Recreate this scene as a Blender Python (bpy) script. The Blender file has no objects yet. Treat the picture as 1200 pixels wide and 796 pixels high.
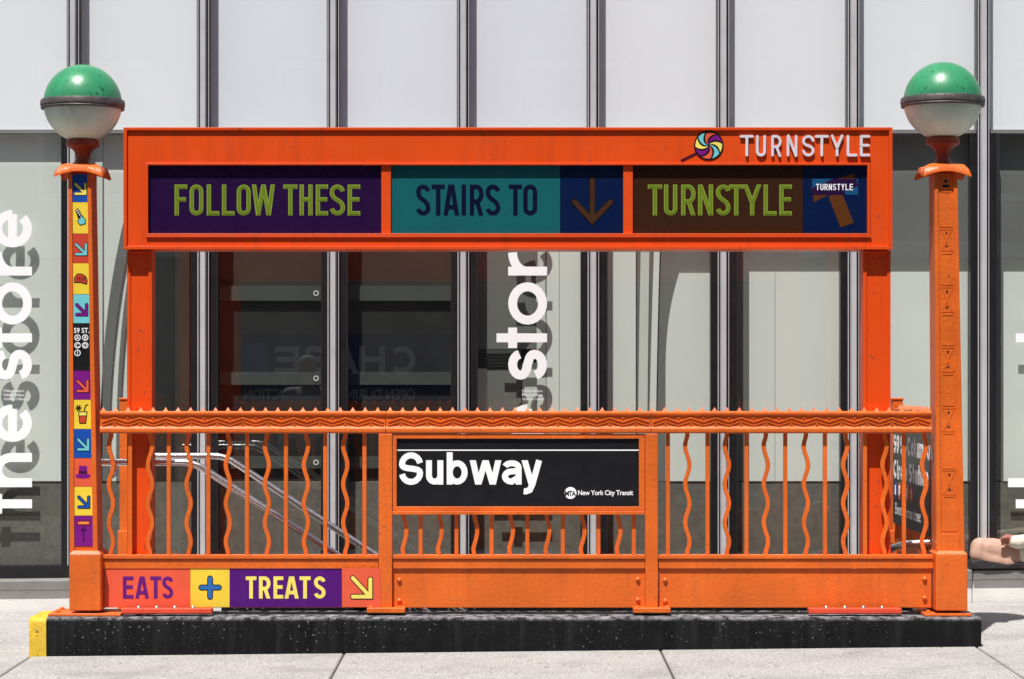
import bpy, bmesh, math, random
from mathutils import Vector, Matrix
random.seed(7)
scene = bpy.context.scene
C = scene.collection

# ------------------------------------------------------------------ camera, light
F = 2842.0      # focal length in photo pixels (1200 wide)
H = 1.57        # eye height
cam_d = bpy.data.cameras.new('camera'); cam = bpy.data.objects.new('camera', cam_d); C.objects.link(cam)
cam.location = (0, 0, H); cam.rotation_euler = (math.pi/2, 0, 0)
cam_d.sensor_width = 36; cam_d.lens = 36*F/1200; cam_d.shift_y = 42/1200
cam_d.clip_start = .1; cam_d.clip_end = 2000
scene.camera = cam

SUN = Vector((-.15, -.37, .915)).normalized()
w = bpy.data.worlds.new('World'); scene.world = w; w.use_nodes = True
nt = w.node_tree; bg = nt.nodes['Background']
sky = nt.nodes.new('ShaderNodeTexSky'); sky.sky_type = 'NISHITA'; sky.sun_disc = False
sky.sun_elevation = math.asin(SUN.z); sky.sun_rotation = math.atan2(SUN.x, SUN.y)
nt.links.new(sky.outputs[0], bg.inputs[0]); bg.inputs[1].default_value = .06
sl = bpy.data.lights.new('sun', 'SUN'); sl.energy = 5.0; sl.angle = math.radians(.5); sl.color = (1, .97, .925)
so = bpy.data.objects.new('sun', sl); C.objects.link(so); so.location = (0, 0, 20)
so.rotation_euler = SUN.to_track_quat('Z', 'Y').to_euler()
scene.view_settings.view_transform = 'Standard'; scene.view_settings.look = 'None'
scene.view_settings.exposure = .46; scene.view_settings.gamma = 1

# ------------------------------------------------------------------ pixel helpers
def X(x, Y): return (x-600)*Y/F
def Z(y, Y): return H-(y-440)*Y/F
def gz(x, y): return .0105*x + .0137*(y-13.78)        # sidewalk slopes up to the right and to the building

# ------------------------------------------------------------------ materials
def srgb(r, g, b):
    f = lambda c: (c/255/12.92) if c/255 <= .04045 else ((c/255+.055)/1.055)**2.4
    return (f(r), f(g), f(b))
MATS = {}
def mk(name, col, rough=.5, metal=0, var=.12, scale=6, bump=0, bscale=60, chips=None, spec=.5, coat=0, grime=None, streak=None, cluster=3.0):
    """procedural paint: base colour, soft mottling, optional chips (colour, density, scale) and grime (colour, amount, scale)"""
    m = bpy.data.materials.new(name); m.use_nodes = True; MATS[name] = m
    n = m.node_tree.nodes; L = m.node_tree.links; p = n['Principled BSDF']
    p.inputs['Roughness'].default_value = rough; p.inputs['Metallic'].default_value = metal
    p.inputs['Specular IOR Level'].default_value = spec; p.inputs['Coat Weight'].default_value = coat
    p.inputs['Coat Roughness'].default_value = .15
    g = n.new('ShaderNodeNewGeometry')
    def noise(sc, det=4, r=.55):
        t = n.new('ShaderNodeTexNoise'); t.inputs['Scale'].default_value = sc; t.inputs['Detail'].default_value = det
        t.inputs['Roughness'].default_value = r; L.new(g.outputs['Position'], t.inputs['Vector']); return t.outputs['Fac']
    def ramp(src, lo, hi):
        r = n.new('ShaderNodeMapRange'); r.inputs[1].default_value = lo; r.inputs[2].default_value = hi; L.new(src, r.inputs[0]); return r.outputs[0]
    def mix(fac, a, b):
        x = n.new('ShaderNodeMix'); x.data_type = 'RGBA'
        if isinstance(fac, float): x.inputs[0].default_value = fac
        else: L.new(fac, x.inputs[0])
        for i, v in ((6, a), (7, b)):
            if isinstance(v, tuple): x.inputs[i].default_value = (*v, 1)
            else: L.new(v, x.inputs[i])
        return x.outputs[2]
    dk = tuple(c*(1-var) for c in col); lt = tuple(min(1, c*(1+var)) for c in col)
    out = mix(ramp(noise(scale), .3, .7), dk, lt)
    if grime: out = mix(ramp(noise(grime[2], 6, .65), .52, .52+.35/max(grime[1], .05)), out, grime[0])
    if streak:
        mp = n.new('ShaderNodeMapping'); mp.inputs['Scale'].default_value = (streak[2], streak[2], streak[2]*.07); L.new(g.outputs['Position'], mp.inputs[0])
        t = n.new('ShaderNodeTexNoise'); t.inputs['Scale'].default_value = 1; t.inputs['Detail'].default_value = 5; t.inputs['Roughness'].default_value = .6; L.new(mp.outputs[0], t.inputs['Vector'])
        rs = n.new('ShaderNodeMapRange'); rs.inputs[1].default_value = .50; rs.inputs[2].default_value = .75; rs.inputs[4].default_value = streak[1]; L.new(t.outputs['Fac'], rs.inputs[0]); out = mix(rs.outputs[0], out, streak[0])
    if chips: 
        cf = ramp(noise(chips[2], 5, .6), 1-chips[1], 1-chips[1]+.03); cl = ramp(noise(cluster, 3, .6), .42, .60)
        mu = n.new('ShaderNodeMath'); mu.operation = 'MULTIPLY'; L.new(cf, mu.inputs[0]); L.new(cl, mu.inputs[1]); out = mix(mu.outputs[0], out, chips[0])
    L.new(out, p.inputs['Base Color'])
    rr = n.new('ShaderNodeMapRange'); rr.inputs[3].default_value = max(.02, rough-.1); rr.inputs[4].default_value = min(1, rough+.12)
    L.new(noise(scale*3), rr.inputs[0]); L.new(rr.outputs[0], p.inputs['Roughness'])
    if bump:
        b = n.new('ShaderNodeBump'); b.inputs['Strength'].default_value = bump; b.inputs['Distance'].default_value = .01
        L.new(noise(bscale, 5, .6), b.inputs['Height']); L.new(b.outputs[0], p.inputs['Normal'])
    return m

mk('orange_rail', (.70, .132, .015), .40, var=.14, scale=3.2, bump=.34, bscale=48, spec=.45, grime=((.50, .066, .010), .30, 2.6), streak=((.40, .085, .022), .35, 26), chips=((.20, .065, .03), .345, 46), cluster=4.5)
mk('orange_header', (.72, .070, .005), .38, var=.05, scale=2, bump=.05, bscale=30, spec=.4, grime=((.58, .048, .004), .16, 3), streak=((.40, .045, .01), .35, 18), chips=((.25, .05, .03), .36, 30), cluster=6)
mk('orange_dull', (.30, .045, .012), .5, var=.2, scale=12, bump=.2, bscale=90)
mk('red_plate', (.72, .07, .03), .45, bump=.2, bscale=80, chips=((.75, .6, .55), .33, 60))
mk('bolt_steel', (.75, .73, .7), .35, 1.0)
mk('kerb_black', (.006, .006, .0065), .6, var=.4, scale=10, bump=.3, bscale=70, chips=((.30, .29, .27), .355, 60), spec=.12, streak=((.03, .03, .03), .6, 14), cluster=2.2)
mk('kerb_yellow', (.62, .40, .02), .6, var=.2, scale=14, bump=.5, bscale=90, chips=((.04, .035, .02), .37, 38))
mk('coping_stone', (.20, .19, .18), .8, var=.15, scale=9, bump=.3, bscale=80, chips=((.06, .055, .05), .30, 30))
mk('plinth_stone', (.74, .725, .70), .85, var=.08, scale=5, bump=.3, bscale=80, chips=((.12, .11, .10), .30, 22), grime=((.36, .34, .32), .25, 4))
mk('spandrel_white', (.93, .955, .965), .6, var=.012, scale=2, spec=.5)
mk('spandrel_sky_shade', (.88, .915, .965), .6, var=.012, scale=2, spec=.5)  # same white panel, with bluish shade and sky reflection put into its colour
mk('frame_black', (.012, .012, .014), .35, var=.3, scale=20)
mk('mullion_silver', (.62, .62, .635), .36, .25, var=.08, scale=5)
mk('mullion_grey', (.045, .045, .05), .4, .5, var=.2, scale=12)
mk('board_white', (.90, .92, .875), .8, var=.02, scale=1.5)
mk('board_sage', (.76, .79, .73), .8, var=.04, scale=3)
mk('panel_grey', (.20, .20, .19), .7, var=.06, scale=3)
mk('panel_dark', (.018, .019, .018), .6, var=.3, scale=3)
mk('panel_brown', (.05, .034, .026), .7, var=.25, scale=3)
mk('bar_green', (.075, .085, .073), .7, var=.1, scale=4)
mk('knee_wall', (.19, .175, .15), .95, var=.18, scale=22, bump=.6, bscale=130)
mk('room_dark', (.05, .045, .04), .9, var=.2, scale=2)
mk('letter_white', (.93, .92, .93), .5, var=.01, scale=3)
mk('sign_black', (.010, .010, .012), .35, var=.2, scale=9, spec=.4, chips=((.4, .4, .4), .245, 45))
mk('steel_pipe', (.80, .80, .81), .28, 1.0, var=.05, scale=30)
mk('globe_green', (.034, .245, .105), .33, var=.16, scale=7, spec=.5, chips=((.015, .07, .035), .40, 46), bump=.05, bscale=60, streak=((.05, .17, .09), .6, 22), cluster=7)
mk('globe_frost', (.68, .76, .63), .45, var=.10, scale=6, spec=.5, grime=((.50, .48, .40), .15, 4), streak=((.45, .46, .38), .35, 20))
mk('globe_band', (.10, .085, .085), .5, .4, var=.35, scale=25, bump=.3, bscale=90)
mk('person_skin', (.46, .275, .205), .6, var=.16, scale=20, bump=.25, bscale=70, grime=((.26, .17, .135), .4, 14))
mk('hand_skin', (.40, .15, .11), .55, var=.12, scale=14)
mk('cream_cloth', (.66, .61, .50), .9, var=.08, scale=14, bump=.3, bscale=60)
mk('dark_blanket', (.022, .018, .022), .95, var=.3, scale=18, bump=.5, bscale=50)
mk('jacket_grey', (.34, .36, .39), .9, var=.15, scale=14)
mk('trouser_dark', (.03, .03, .04), .9)
mk('hair_grey', (.35, .34, .33), .8)
mk('stair_concrete', (.22, .21, .20), .9, bump=.3)
mk('well_tile', (.32, .31, .29), .6)
mk('stone_far', (.28, .25, .21), .9, var=.12, scale=2)
mk('glass_far', (.03, .035, .04), .15)
mk('banner_blue', (.02, .05, .22), .6, var=.1)
mk('car_paint', (.25, .27, .30), .3, .3)
for nm, c in dict(purple=(72, 22, 120), sign_purple=(84, 8, 120), teal=(44, 150, 155), navy=(12, 52, 112), brown=(84, 48, 26), leaf=(152, 172, 62), leaf_edge=(176, 196, 90),
                  indigo=(14, 22, 66), arrow_brown=(112, 70, 46), outline=(10, 8, 14), cyan=(118, 208, 216), coral=(236, 96, 66), coral_dk=(214, 78, 52), yellow=(248, 214, 66),
                  paleyellow=(252, 232, 110), blue=(22, 82, 176), midblue=(44, 112, 184), magenta=(126, 18, 132), dkplum=(70, 12, 40), skyblue=(30, 130, 190), rust=(160, 84, 30), lilac=(226, 220, 230),
                  plum_letter=(104, 20, 122), brick=(206, 70, 50), badge_a=(30, 70, 160), badge_b=(230, 110, 30), badge_1=(200, 40, 45), white=(240, 240, 240)).items():
    mk('c_'+nm, tuple(q*.9 for q in srgb(*c)), .38, var=.06, scale=7, spec=.4, bump=.04, bscale=25, streak=(tuple(q*.6+.04 for q in srgb(*c)), .25, 30))
# header sign faces sit behind a smoky plastic sheet: darker colours, glossy front
for nm, c in dict(purple=(70, 30, 104), teal=(28, 112, 118), navy=(14, 42, 98), brown=(78, 46, 28), leaf=(122, 146, 42), leaf_edge=(150, 172, 66), indigo=(20, 26, 72), arrow_brown=(98, 64, 44), skyblue=(30, 98, 150), rust=(112, 64, 30), plum=(58, 26, 84)).items():
    mk('h_'+nm, tuple(q*dict(purple=.30, teal=.66, navy=.42, brown=.50, leaf=.70, leaf_edge=.75, skyblue=.6, rust=.6).get(nm, .45) for q in srgb(*c)), .25, var=.05, scale=4, spec=.35)

def concrete_walk():
    m = mk('sidewalk', (.385, .368, .355), .92, var=.10, scale=1.6, bump=.45, bscale=120)
    n = m.node_tree.nodes; L = m.node_tree.links; p = n['Principled BSDF']
    src = p.inputs['Base Color'].links[0].from_socket; g = [q for q in n if q.type == 'NEW_GEOMETRY'][0]
    def noise(sc, det=4, r=.6):
        t = n.new('ShaderNodeTexNoise'); t.inputs['Scale'].default_value = sc; t.inputs['Detail'].default_value = det; t.inputs['Roughness'].default_value = r
        L.new(g.outputs['Position'], t.inputs['Vector']); return t.outputs['Fac']
    def layer(src, fac, lo, hi, col):
        r = n.new('ShaderNodeMapRange'); r.inputs[1].default_value = lo; r.inputs[2].default_value = hi; L.new(fac, r.inputs[0])
        x = n.new('ShaderNodeMix'); x.data_type = 'RGBA'; L.new(r.outputs[0], x.inputs[0]); L.new(src, x.inputs[6]); x.inputs[7].default_value = (*col, 1); return x.outputs[2]
    src = layer(src, noise(95, 3, .75), .47, .62, (.16, .15, .143))       # aggregate
    src = layer(src, noise(72, 3, .75), .53, .66, (.54, .52, .505))
    src = layer(src, noise(2.2, 6, .62), .50, .80, (.22, .21, .20)); src = layer(src, noise(13, 5, .7), .63, .68, (.15, .14, .13))        # stains
    v = n.new('ShaderNodeTexVoronoi'); v.inputs['Scale'].default_value = 5.5; v.inputs['Randomness'].default_value = 1; L.new(g.outputs['Position'], v.inputs['Vector'])
    src = layer(src, v.outputs['Distance'], .075, .05, (.07, .065, .06))   # trodden gum
    L.new(src, p.inputs['Base Color'])
concrete_walk()
def worn_edge():
    m = MATS['kerb_black']; n = m.node_tree.nodes; L = m.node_tree.links; p = n['Principled BSDF']; src = p.inputs['Base Color'].links[0].from_socket
    g = n.new('ShaderNodeNewGeometry'); sp = n.new('ShaderNodeSeparateXYZ'); L.new(g.outputs['Position'], sp.inputs[0])
    t = n.new('ShaderNodeTexNoise'); t.inputs['Scale'].default_value = 16; t.inputs['Detail'].default_value = 6; t.inputs['Roughness'].default_value = .7; L.new(g.outputs['Position'], t.inputs['Vector'])
    r = n.new('ShaderNodeMapRange'); r.inputs[1].default_value = .172; r.inputs[2].default_value = .192; L.new(sp.outputs['Z'], r.inputs[0])
    q = n.new('ShaderNodeMapRange'); q.inputs[1].default_value = .40; q.inputs[2].default_value = .62; L.new(t.outputs['Fac'], q.inputs[0])
    mu = n.new('ShaderNodeMath'); mu.operation = 'MULTIPLY'; L.new(r.outputs[0], mu.inputs[0]); L.new(q.outputs[0], mu.inputs[1])
    x = n.new('ShaderNodeMix'); x.data_type = 'RGBA'; L.new(mu.outputs[0], x.inputs[0]); L.new(src, x.inputs[6]); x.inputs[7].default_value = (.27, .27, .29, 1); L.new(x.outputs[2], p.inputs['Base Color'])
worn_edge()
mk('asphalt', (.05, .05, .052), .9, var=.2, scale=3, bump=.3)
mk('joint_dirt', (.06, .055, .05), .95)

def glass_mat(name='shop_glass', tint=(.965, .98, .97, 1), ior=1.72):
    m = bpy.data.materials.new(name); m.use_nodes = True; n = m.node_tree.nodes; L = m.node_tree.links
    n.remove(n['Principled BSDF']); out = n['Material Output']
    t = n.new('ShaderNodeBsdfTransparent'); t.inputs[0].default_value = tint
    gl = n.new('ShaderNodeBsdfGlossy'); gl.inputs['Roughness'].default_value = .006
    fr = n.new('ShaderNodeFresnel'); geo = n.new('ShaderNodeNewGeometry'); mr = n.new('ShaderNodeMapRange')
    mr.inputs[3].default_value = ior; mr.inputs[4].default_value = 1/ior; L.new(geo.outputs['Backfacing'], mr.inputs[0]); L.new(mr.outputs[0], fr.inputs[0])   # no false total reflection inside the sheet
    mx = n.new('ShaderNodeMixShader'); L.new(fr.outputs[0], mx.inputs[0]); L.new(t.outputs[0], mx.inputs[1]); L.new(gl.outputs[0], mx.inputs[2])
    L.new(mx.outputs[0], out.inputs[0]); MATS[name] = m
glass_mat(); glass_mat('clear_glass', (.99, .995, 1, 1), 1.42)

# ------------------------------------------------------------------ mesh helpers
WL = {}          # world location of each object (nothing is rotated)
def link(o, parent, loc):
    C.objects.link(o); o.location = loc; WL[o.name] = Vector(loc)
    if parent is not None:
        o.parent = parent; o.matrix_parent_inverse = Matrix.Translation(-WL[parent.name])
    return o
class MB:
    def __init__(s): s.v = []; s.f = []
    def add(s, v, f):
        k = len(s.v); s.v += [tuple(p) for p in v]; s.f += [tuple(i+k for i in q) for q in f]; return s
    def box(s, x0, x1, y0, y1, z0, z1):
        v = [(x0, y0, z0), (x1, y0, z0), (x1, y1, z0), (x0, y1, z0), (x0, y0, z1), (x1, y0, z1), (x1, y1, z1), (x0, y1, z1)]
        return s.add(v, [(0, 1, 2, 3), (4, 5, 6, 7), (0, 1, 5, 4), (1, 2, 6, 5), (2, 3, 7, 6), (3, 0, 4, 7)])
    def hexa(s, b, t):       # bottom and top rings of four points
        return s.add(list(b)+list(t), [(0, 1, 2, 3), (4, 5, 6, 7), (0, 1, 5, 4), (1, 2, 6, 5), (2, 3, 7, 6), (3, 0, 4, 7)])
    def prism(s, pts, m, d0, d1):   # polygon in (u,v) extruded between depths
        n = len(pts); v = [m(u, q, d0) for u, q in pts]+[m(u, q, d1) for u, q in pts]
        return s.add(v, [tuple(range(n)), tuple(range(n, 2*n))]+[(i, (i+1) % n, n+(i+1) % n, n+i) for i in range(n)])
    def stroke(s, pts, t, m, d0, d1, closed=False, rnd=False):
        pts = [Vector(p) for p in pts]; n = len(pts); L = []; R = []
        for i, p in enumerate(pts):
            a = pts[i-1] if (i > 0 or closed) else None; b = pts[(i+1) % n] if (i < n-1 or closed) else None
            da = (p-a).normalized() if a is not None else None; db = (b-p).normalized() if b is not None else None
            if da is None: da = db
            if db is None: db = da
            na = Vector((-da.y, da.x)); nb = Vector((-db.y, db.x)); mm = (na+nb)
            if mm.length < 1e-6: mm = na
            mm.normalize(); k = (t/2)/max(.35, mm.dot(na)); L.append(p+mm*k); R.append(p-mm*k)
        if closed:
            v = [m(*q, d) for d in (d0, d1) for q in L+R]; f = []
            for i in range(n):
                j = (i+1) % n
                f += [(i, j, n+j, n+i), (2*n+i, 2*n+j, 3*n+j, 3*n+i), (i, j, 2*n+j, 2*n+i), (n+i, n+j, 3*n+j, 3*n+i)]
            return s.add(v, f)
        if rnd:
            def cap(p, d, left):
                a0 = math.atan2(d.y, d.x); return [p+Vector((math.cos(a0+a), math.sin(a0+a)))*t/2 for a in [math.pi/2-math.pi*k/8 for k in range(1, 8)]]
            e = cap(pts[-1], pts[-1]-pts[-2], 0); b = cap(pts[0], pts[0]-pts[1], 0)
            # strip plus two cap fans keeps faces convex
            s.prism([tuple(L[-1])]+[tuple(q) for q in e]+[tuple(R[-1])], m, d0, d1)
            s.prism([tuple(R[0])]+[tuple(q) for q in b]+[tuple(L[0])], m, d0, d1)
        v = [m(*q, d) for d in (d0, d1) for q in L+R]; f = []
        for i in range(n-1):
            j = i+1
            f += [(i, j, n+j, n+i), (2*n+i, 2*n+j, 3*n+j, 3*n+i), (i, j, 2*n+j, 2*n+i), (n+i, n+j, 3*n+j, 3*n+i)]
        f += [(0, n, 3*n, 2*n), (n-1, 2*n-1, 4*n-1, 3*n-1)]
        return s.add(v, f)
    def tube(s, path, r, seg=10):
        path = [Vector(p) for p in path]; n = len(path); k = len(s.v); prev = None
        for i, p in enumerate(path):
            d = (path[min(i+1, n-1)]-path[max(i-1, 0)]).normalized()
            a = d.orthogonal().normalized() if prev is None else (prev-d*prev.dot(d)).normalized(); prev = a; b = d.cross(a)
            rr = r[i] if isinstance(r, (list, tuple)) else r
            s.v += [tuple(p+(a*math.cos(2*math.pi*q/seg)+b*math.sin(2*math.pi*q/seg))*rr) for q in range(seg)]
        for i in range(n-1):
            for q in range(seg):
                s.f.append((k+i*seg+q, k+i*seg+(q+1) % seg, k+(i+1)*seg+(q+1) % seg, k+(i+1)*seg+q))
        s.f += [tuple(range(k, k+seg)), tuple(range(k+(n-1)*seg, k+n*seg))]; return s
    def lathe(s, prof, c, seg=40):
        k = len(s.v); n = len(prof)
        for r, z in prof: s.v += [(c[0]+max(r, 1e-4)*math.cos(2*math.pi*q/seg), c[1]+max(r, 1e-4)*math.sin(2*math.pi*q/seg), c[2]+z) for q in range(seg)]
        for i in range(n-1):
            for q in range(seg): s.f.append((k+i*seg+q, k+i*seg+(q+1) % seg, k+(i+1)*seg+(q+1) % seg, k+(i+1)*seg+q))
        s.f += [tuple(range(k, k+seg)), tuple(range(k+(n-1)*seg, k+n*seg))]; return s
    def build(s, name, mat, parent=None, smooth=False, bevel=0, stuff=False):
        V = [Vector(p) for p in s.v]
        lo = Vector([min(p[i] for p in V) for i in range(3)]); hi = Vector([max(p[i] for p in V) for i in range(3)]); c = (lo+hi)/2; c.z = lo.z
        me = bpy.data.meshes.new(name); me.from_pydata([p-c for p in V], [], s.f)
        bm = bmesh.new(); bm.from_mesh(me); bmesh.ops.recalc_face_normals(bm, faces=bm.faces); bm.to_mesh(me); bm.free()
        me.materials.append(MATS[mat])
        if smooth: me.polygons.foreach_set('use_smooth', [True]*len(me.polygons)); me.set_sharp_from_angle(angle=math.radians(38))
        o = bpy.data.objects.new(name, me); link(o, parent, c)
        if bevel:
            b = o.modifiers.new('bevel', 'BEVEL'); b.width = bevel; b.segments = 2; b.limit_method = 'ANGLE'
            if not smooth: me.polygons.foreach_set('use_smooth', [True]*len(me.polygons)); me.set_sharp_from_angle(angle=math.radians(50)); b.harden_normals = True
        if stuff: o['kind'] = 'stuff'
        return o
def tag(o, label, cat, group=None):
    o['label'] = label; o['category'] = cat
    if group: o['group'] = group
    return o
def struct(o, label=None):
    o['kind'] = 'structure'
    if label: o['label'] = label
    return o
def thing(name, loc, label, cat, group=None):
    o = bpy.data.objects.new(name, None); o.empty_display_size = .1; link(o, None, loc); return tag(o, label, cat, group)
def dup(o, loc, parent=None):
    c = o.copy(); return link(c, parent if parent else o.parent, loc)
def bx(name, mat, parent, x0, x1, y0, y1, z0, z1, bevel=0): return MB().box(x0, x1, y0, y1, z0, z1).build(name, mat, parent, bevel=bevel)
def pb(name, mat, parent, x0, x1, y0, y1, Y0, Y1, bevel=0, Yr=None):   # pixel box measured on its front face
    Yr = Yr or Y0
    return bx(name, mat, parent, X(x0, Yr), X(x1, Yr), Y0, Y1, Z(y1, Yr), Z(y0, Yr), bevel)

# ------------------------------------------------------------------ lettering built from strokes
def arc(cx, cy, rx, ry, a0, a1, n=9): return [(cx+rx*math.cos(math.radians(a0+(a1-a0)*i/n)), cy+ry*math.sin(math.radians(a0+(a1-a0)*i/n))) for i in range(n+1)]
def bez(p0, p1, p2, p3, n=8):
    r = []
    for i in range(1, n):
        t = i/n; r.append(tuple((1-t)**3*p0[k]+3*(1-t)**2*t*p1[k]+3*(1-t)*t*t*p2[k]+t**3*p3[k] for k in (0, 1)))
    return r
def glyph(ch, w, h, t, asc=1.32):
    l, r, b, tp, c, md = t/2, w-t/2, t/2, h-t/2, w/2, h*.52
    R = (w-t)/2; Rv = min(R*1.05, (h-t)/2)
    P = lambda pts, closed=False: ('p', pts, closed)
    D = lambda a, e: ('d', a, e)
    e = t*.18
    if ch == 'I' or ch == 'l': return [P([(c, 0), (c, h)])]
    if ch == 'F': return [P([(l, 0), (l, h)]), P([(l, tp), (w, tp)]), P([(l, md), (w*.9, md)])]
    if ch == 'E': return [P([(l, 0), (l, h)]), P([(l, tp), (w, tp)]), P([(l, md), (w*.93, md)]), P([(l, b), (w, b)])]
    if ch == 'L': return [P([(l, 0), (l, h)]), P([(l, b), (w, b)])]
    if ch == 'T': return [P([(0, tp), (w, tp)]), P([(c, 0), (c, tp)])]
    if ch == 'H': return [P([(l, 0), (l, h)]), P([(r, 0), (r, h)]), P([(l, md), (r, md)])]
    if ch == 'O' or ch == 'o' or ch == '0': 
        if h/w > 1.25: return [P(arc(c, tp-Rv, R, Rv, 0, 180)+arc(c, b+Rv, R, Rv, 180, 360), True)]
        return [P(arc(c, h/2, R, (h-t)/2, 0, 345, 23), True)]
    if ch == 'U': return [P([(l, h), (l, b+Rv)]+arc(c, b+Rv, R, Rv, 180, 360)[1:]+[(r, h)])]
    if ch == 'D': return [P([(l, 0), (l, h)]), P([(l, tp), (c, tp)]+arc(c, h/2, R, (h-t)/2, 90, -90)[1:]+[(l, b)])]
    if ch == 'C': return [P(arc(c, h/2, R, (h-t)/2, 45, 315, 16))]
    if ch == 'B': return [P([(l, 0), (l, h)]), P([(l, tp)]+arc(w-(h-md)/2, (tp+md)/2, (h-md)/2-l, (tp-md)/2, 90, -90)+[(l, md)]), P([(l, md)]+arc(w-md/2, (md+b)/2, md/2-l, (md-b)/2, 90, -90)+[(l, b)])]
    if ch == 'S' or ch == 's':
        a = 8 if h/w > 1.2 else 28
        Rs = min(Rv, (h-t)/4*1.08)
        if h/w > 1.3: Rs = Rv*.95
        p0 = (l, tp-Rs); p3 = (r, b+Rs)
        k = .5*abs(p0[1]-p3[1])+.25*Rs
        return [P(arc(c, tp-Rs, R, Rs, a, 180)+bez(p0, (l, p0[1]-k), (r, p3[1]+k), p3, 10)+arc(c, b+Rs, R, Rs, 0, -180+a))]
    if ch == 'R': return [P([(l, 0), (l, h)]), P([(l, tp), (c, tp)]+arc(c, (tp+h*.45)/2, R, (tp-h*.45)/2, 90, -90)[1:]+[(l, h*.45)]), D((w-t*.55, 0), (c+t*.1, h*.45))]
    if ch == 'N': return [P([(l, 0), (l, h)]), P([(r, 0), (r, h)]), D((r, 0), (l, h))]
    if ch == 'A': return [D((t*.5, 0), (c-e, h)), D((w-t*.5, 0), (c+e, h)), P([(w*.2, h*.27), (w*.8, h*.27)])]
    if ch == 'Y': return [P([(c, 0), (c, h*.46)]), D((c, h*.40), (t*.5, h)), D((c, h*.40), (w-t*.5, h))]
    if ch == 'W': return [D((w*.27, 0), (t*.5, h)), D((w*.27, 0), (c, h)), D((w*.73, 0), (c, h)), D((w*.73, 0), (w-t*.5, h))]
    if ch == '5': return [P([(w*.9, tp), (l+t*.1, tp), (l, h*.52)]), P([(l, h*.52)]+arc(c, h*.33, R, h*.33-b, 120, -150, 14))]
    if ch == '9': return [P(arc(c, h*.66, R, h*.34-b, 0, 345, 20), True), P([(r, h*.66)]+arc(c, h*.40, R, h*.40-b, 0, -140, 10))]
    if ch == '1': return [P([(c+t*.3, 0), (c+t*.3, h)]), P([(c+t*.3, tp-t*.6), (l, tp-t*.8)])]
    if ch == '-': return [P([(0, h*.36), (w, h*.36)])]
    # lower case, h = x-height
    H2 = h*asc
    if ch == 'u': return [P([(l, h), (l, b+Rv)]+arc(c, b+Rv, R, Rv, 180, 360)[1:]+[(r, b+Rv*1.02)]), P([(r, 0), (r, h)])]
    if ch == 'n': return [P([(l, 0), (l, h)]), P([(r, 0), (r, tp-Rv)]+arc(c, tp-Rv, R, Rv, 0, 180)[1:])]
    if ch == 'h': return [P([(l, 0), (l, H2)]), P([(r, 0), (r, tp-Rv)]+arc(c, tp-Rv, R, Rv, 0, 180)[1:])]
    if ch == 'm': 
        q = (w-t)/4
        return [P([(l, 0), (l, h)])]+[P([(l+q*(2*i+2), 0), (l+q*(2*i+2), tp-q)]+arc(l+q*(2*i+1), tp-q, q, q, 0, 180)[1:]) for i in (0, 1)]
    if ch == 'b': return [P([(l, 0), (l, H2)]), P(arc(c, h/2, R, (h-t)/2, 0, 345, 23), True)]
    if ch == 'w': return [D((w*.27, 0), (t*.5, h)), D((w*.27, 0), (c, h)), D((w*.73, 0), (c, h)), D((w*.73, 0), (w-t*.5, h))]
    if ch == 'y': return [D((c-t*.05, 0), (t*.5, h)), P([(w-t*.5, h), (c+t*.1, h*.02), (c-t*.35, -h*.22), (c-t*1.0, -h*.28), (w*.10, -h*.27)])]
    if ch == 'a': return [P(arc(c, tp-R*.62, R, R*.62, 165, 0, 9)+[(r, 0)]), P([(r, h*.56), (c, h*.54)]+arc(c, (h*.54+b)/2, R, (h*.54-b)/2, 90, 270, 10)[1:]+[(r, h*.30)])]
    if ch == 'e': return [P([(l, h*.5), (r, h*.5)]), P(arc(c, h/2, R, (h-t)/2, 0, 318, 20))]
    if ch == 'c': return [P(arc(c, h/2, R, (h-t)/2, 45, 315, 16))]
    if ch == 'i': return [P([(c, 0), (c, h)]), P([(c, H2-t), (c, H2)])]
    if ch == 'r': return [P([(l, 0), (l, h)]), P([(l, h*.55)]+arc(w, h*.52, w-l, h*.48-l, 170, 90, 8))]
    if ch == 't': return [P([(c-t*.1, b+Rv*.4), (c-t*.1, H2)] if False else [(c, 0), (c, H2)]), P([(0, tp), (w, tp)])]
    return []
def letter(ch, w, h, t, m, d0, d1, mat, parent, rnd=False, name='letter', asc=1.32, mb=None):
    own = mb is None; mb = mb or MB()
    for i, s in enumerate(glyph(ch, w, h, t, asc)):
        dd = d1+(d1-d0)*.04*i if abs(d1-d0) > .004 else d1+.0002*i*(1 if d1 > d0 else -1)
        if s[0] == 'p':
            pts = s[1]
            if rnd and not s[2]:      # keep round ends inside the letter box
                P0, P1 = Vector(pts[0]), Vector(pts[1]); Q0, Q1 = Vector(pts[-1]), Vector(pts[-2]); pts = list(pts)
                if min(P0.x, P0.y, w-P0.x, h-P0.y) < t*.4: pts[0] = tuple(P0+(P1-P0).normalized()*t*.5)
                if min(Q0.x, Q0.y, w-Q0.x, h-Q0.y) < t*.4: pts[-1] = tuple(Q0+(Q1-Q0).normalized()*t*.5)
            mb.stroke(pts, t, m, d0, dd, s[2], rnd)
        else:
            (x0, y0), (x1, y1) = s[1], s[2]
            if rnd:
                dv = (Vector((x1, y1))-Vector((x0, y0))).normalized()*t*.3
                mb.stroke([(x0+dv.x, y0+dv.y), (x1-dv.x, y1-dv.y)], t, m, d0, dd, False, True); continue
            L = math.hypot(x1-x0, y1-y0); dx = t/2*L/abs(y1-y0)
            mb.prism([(x0-dx, y0), (x0+dx, y0), (x1+dx, y1), (x1-dx, y1)], m, d0, dd)
    return mb.build(name, mat, parent) if own else mb
def front(Y0): return lambda u, v, d: (u, Y0-d, v)
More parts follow.
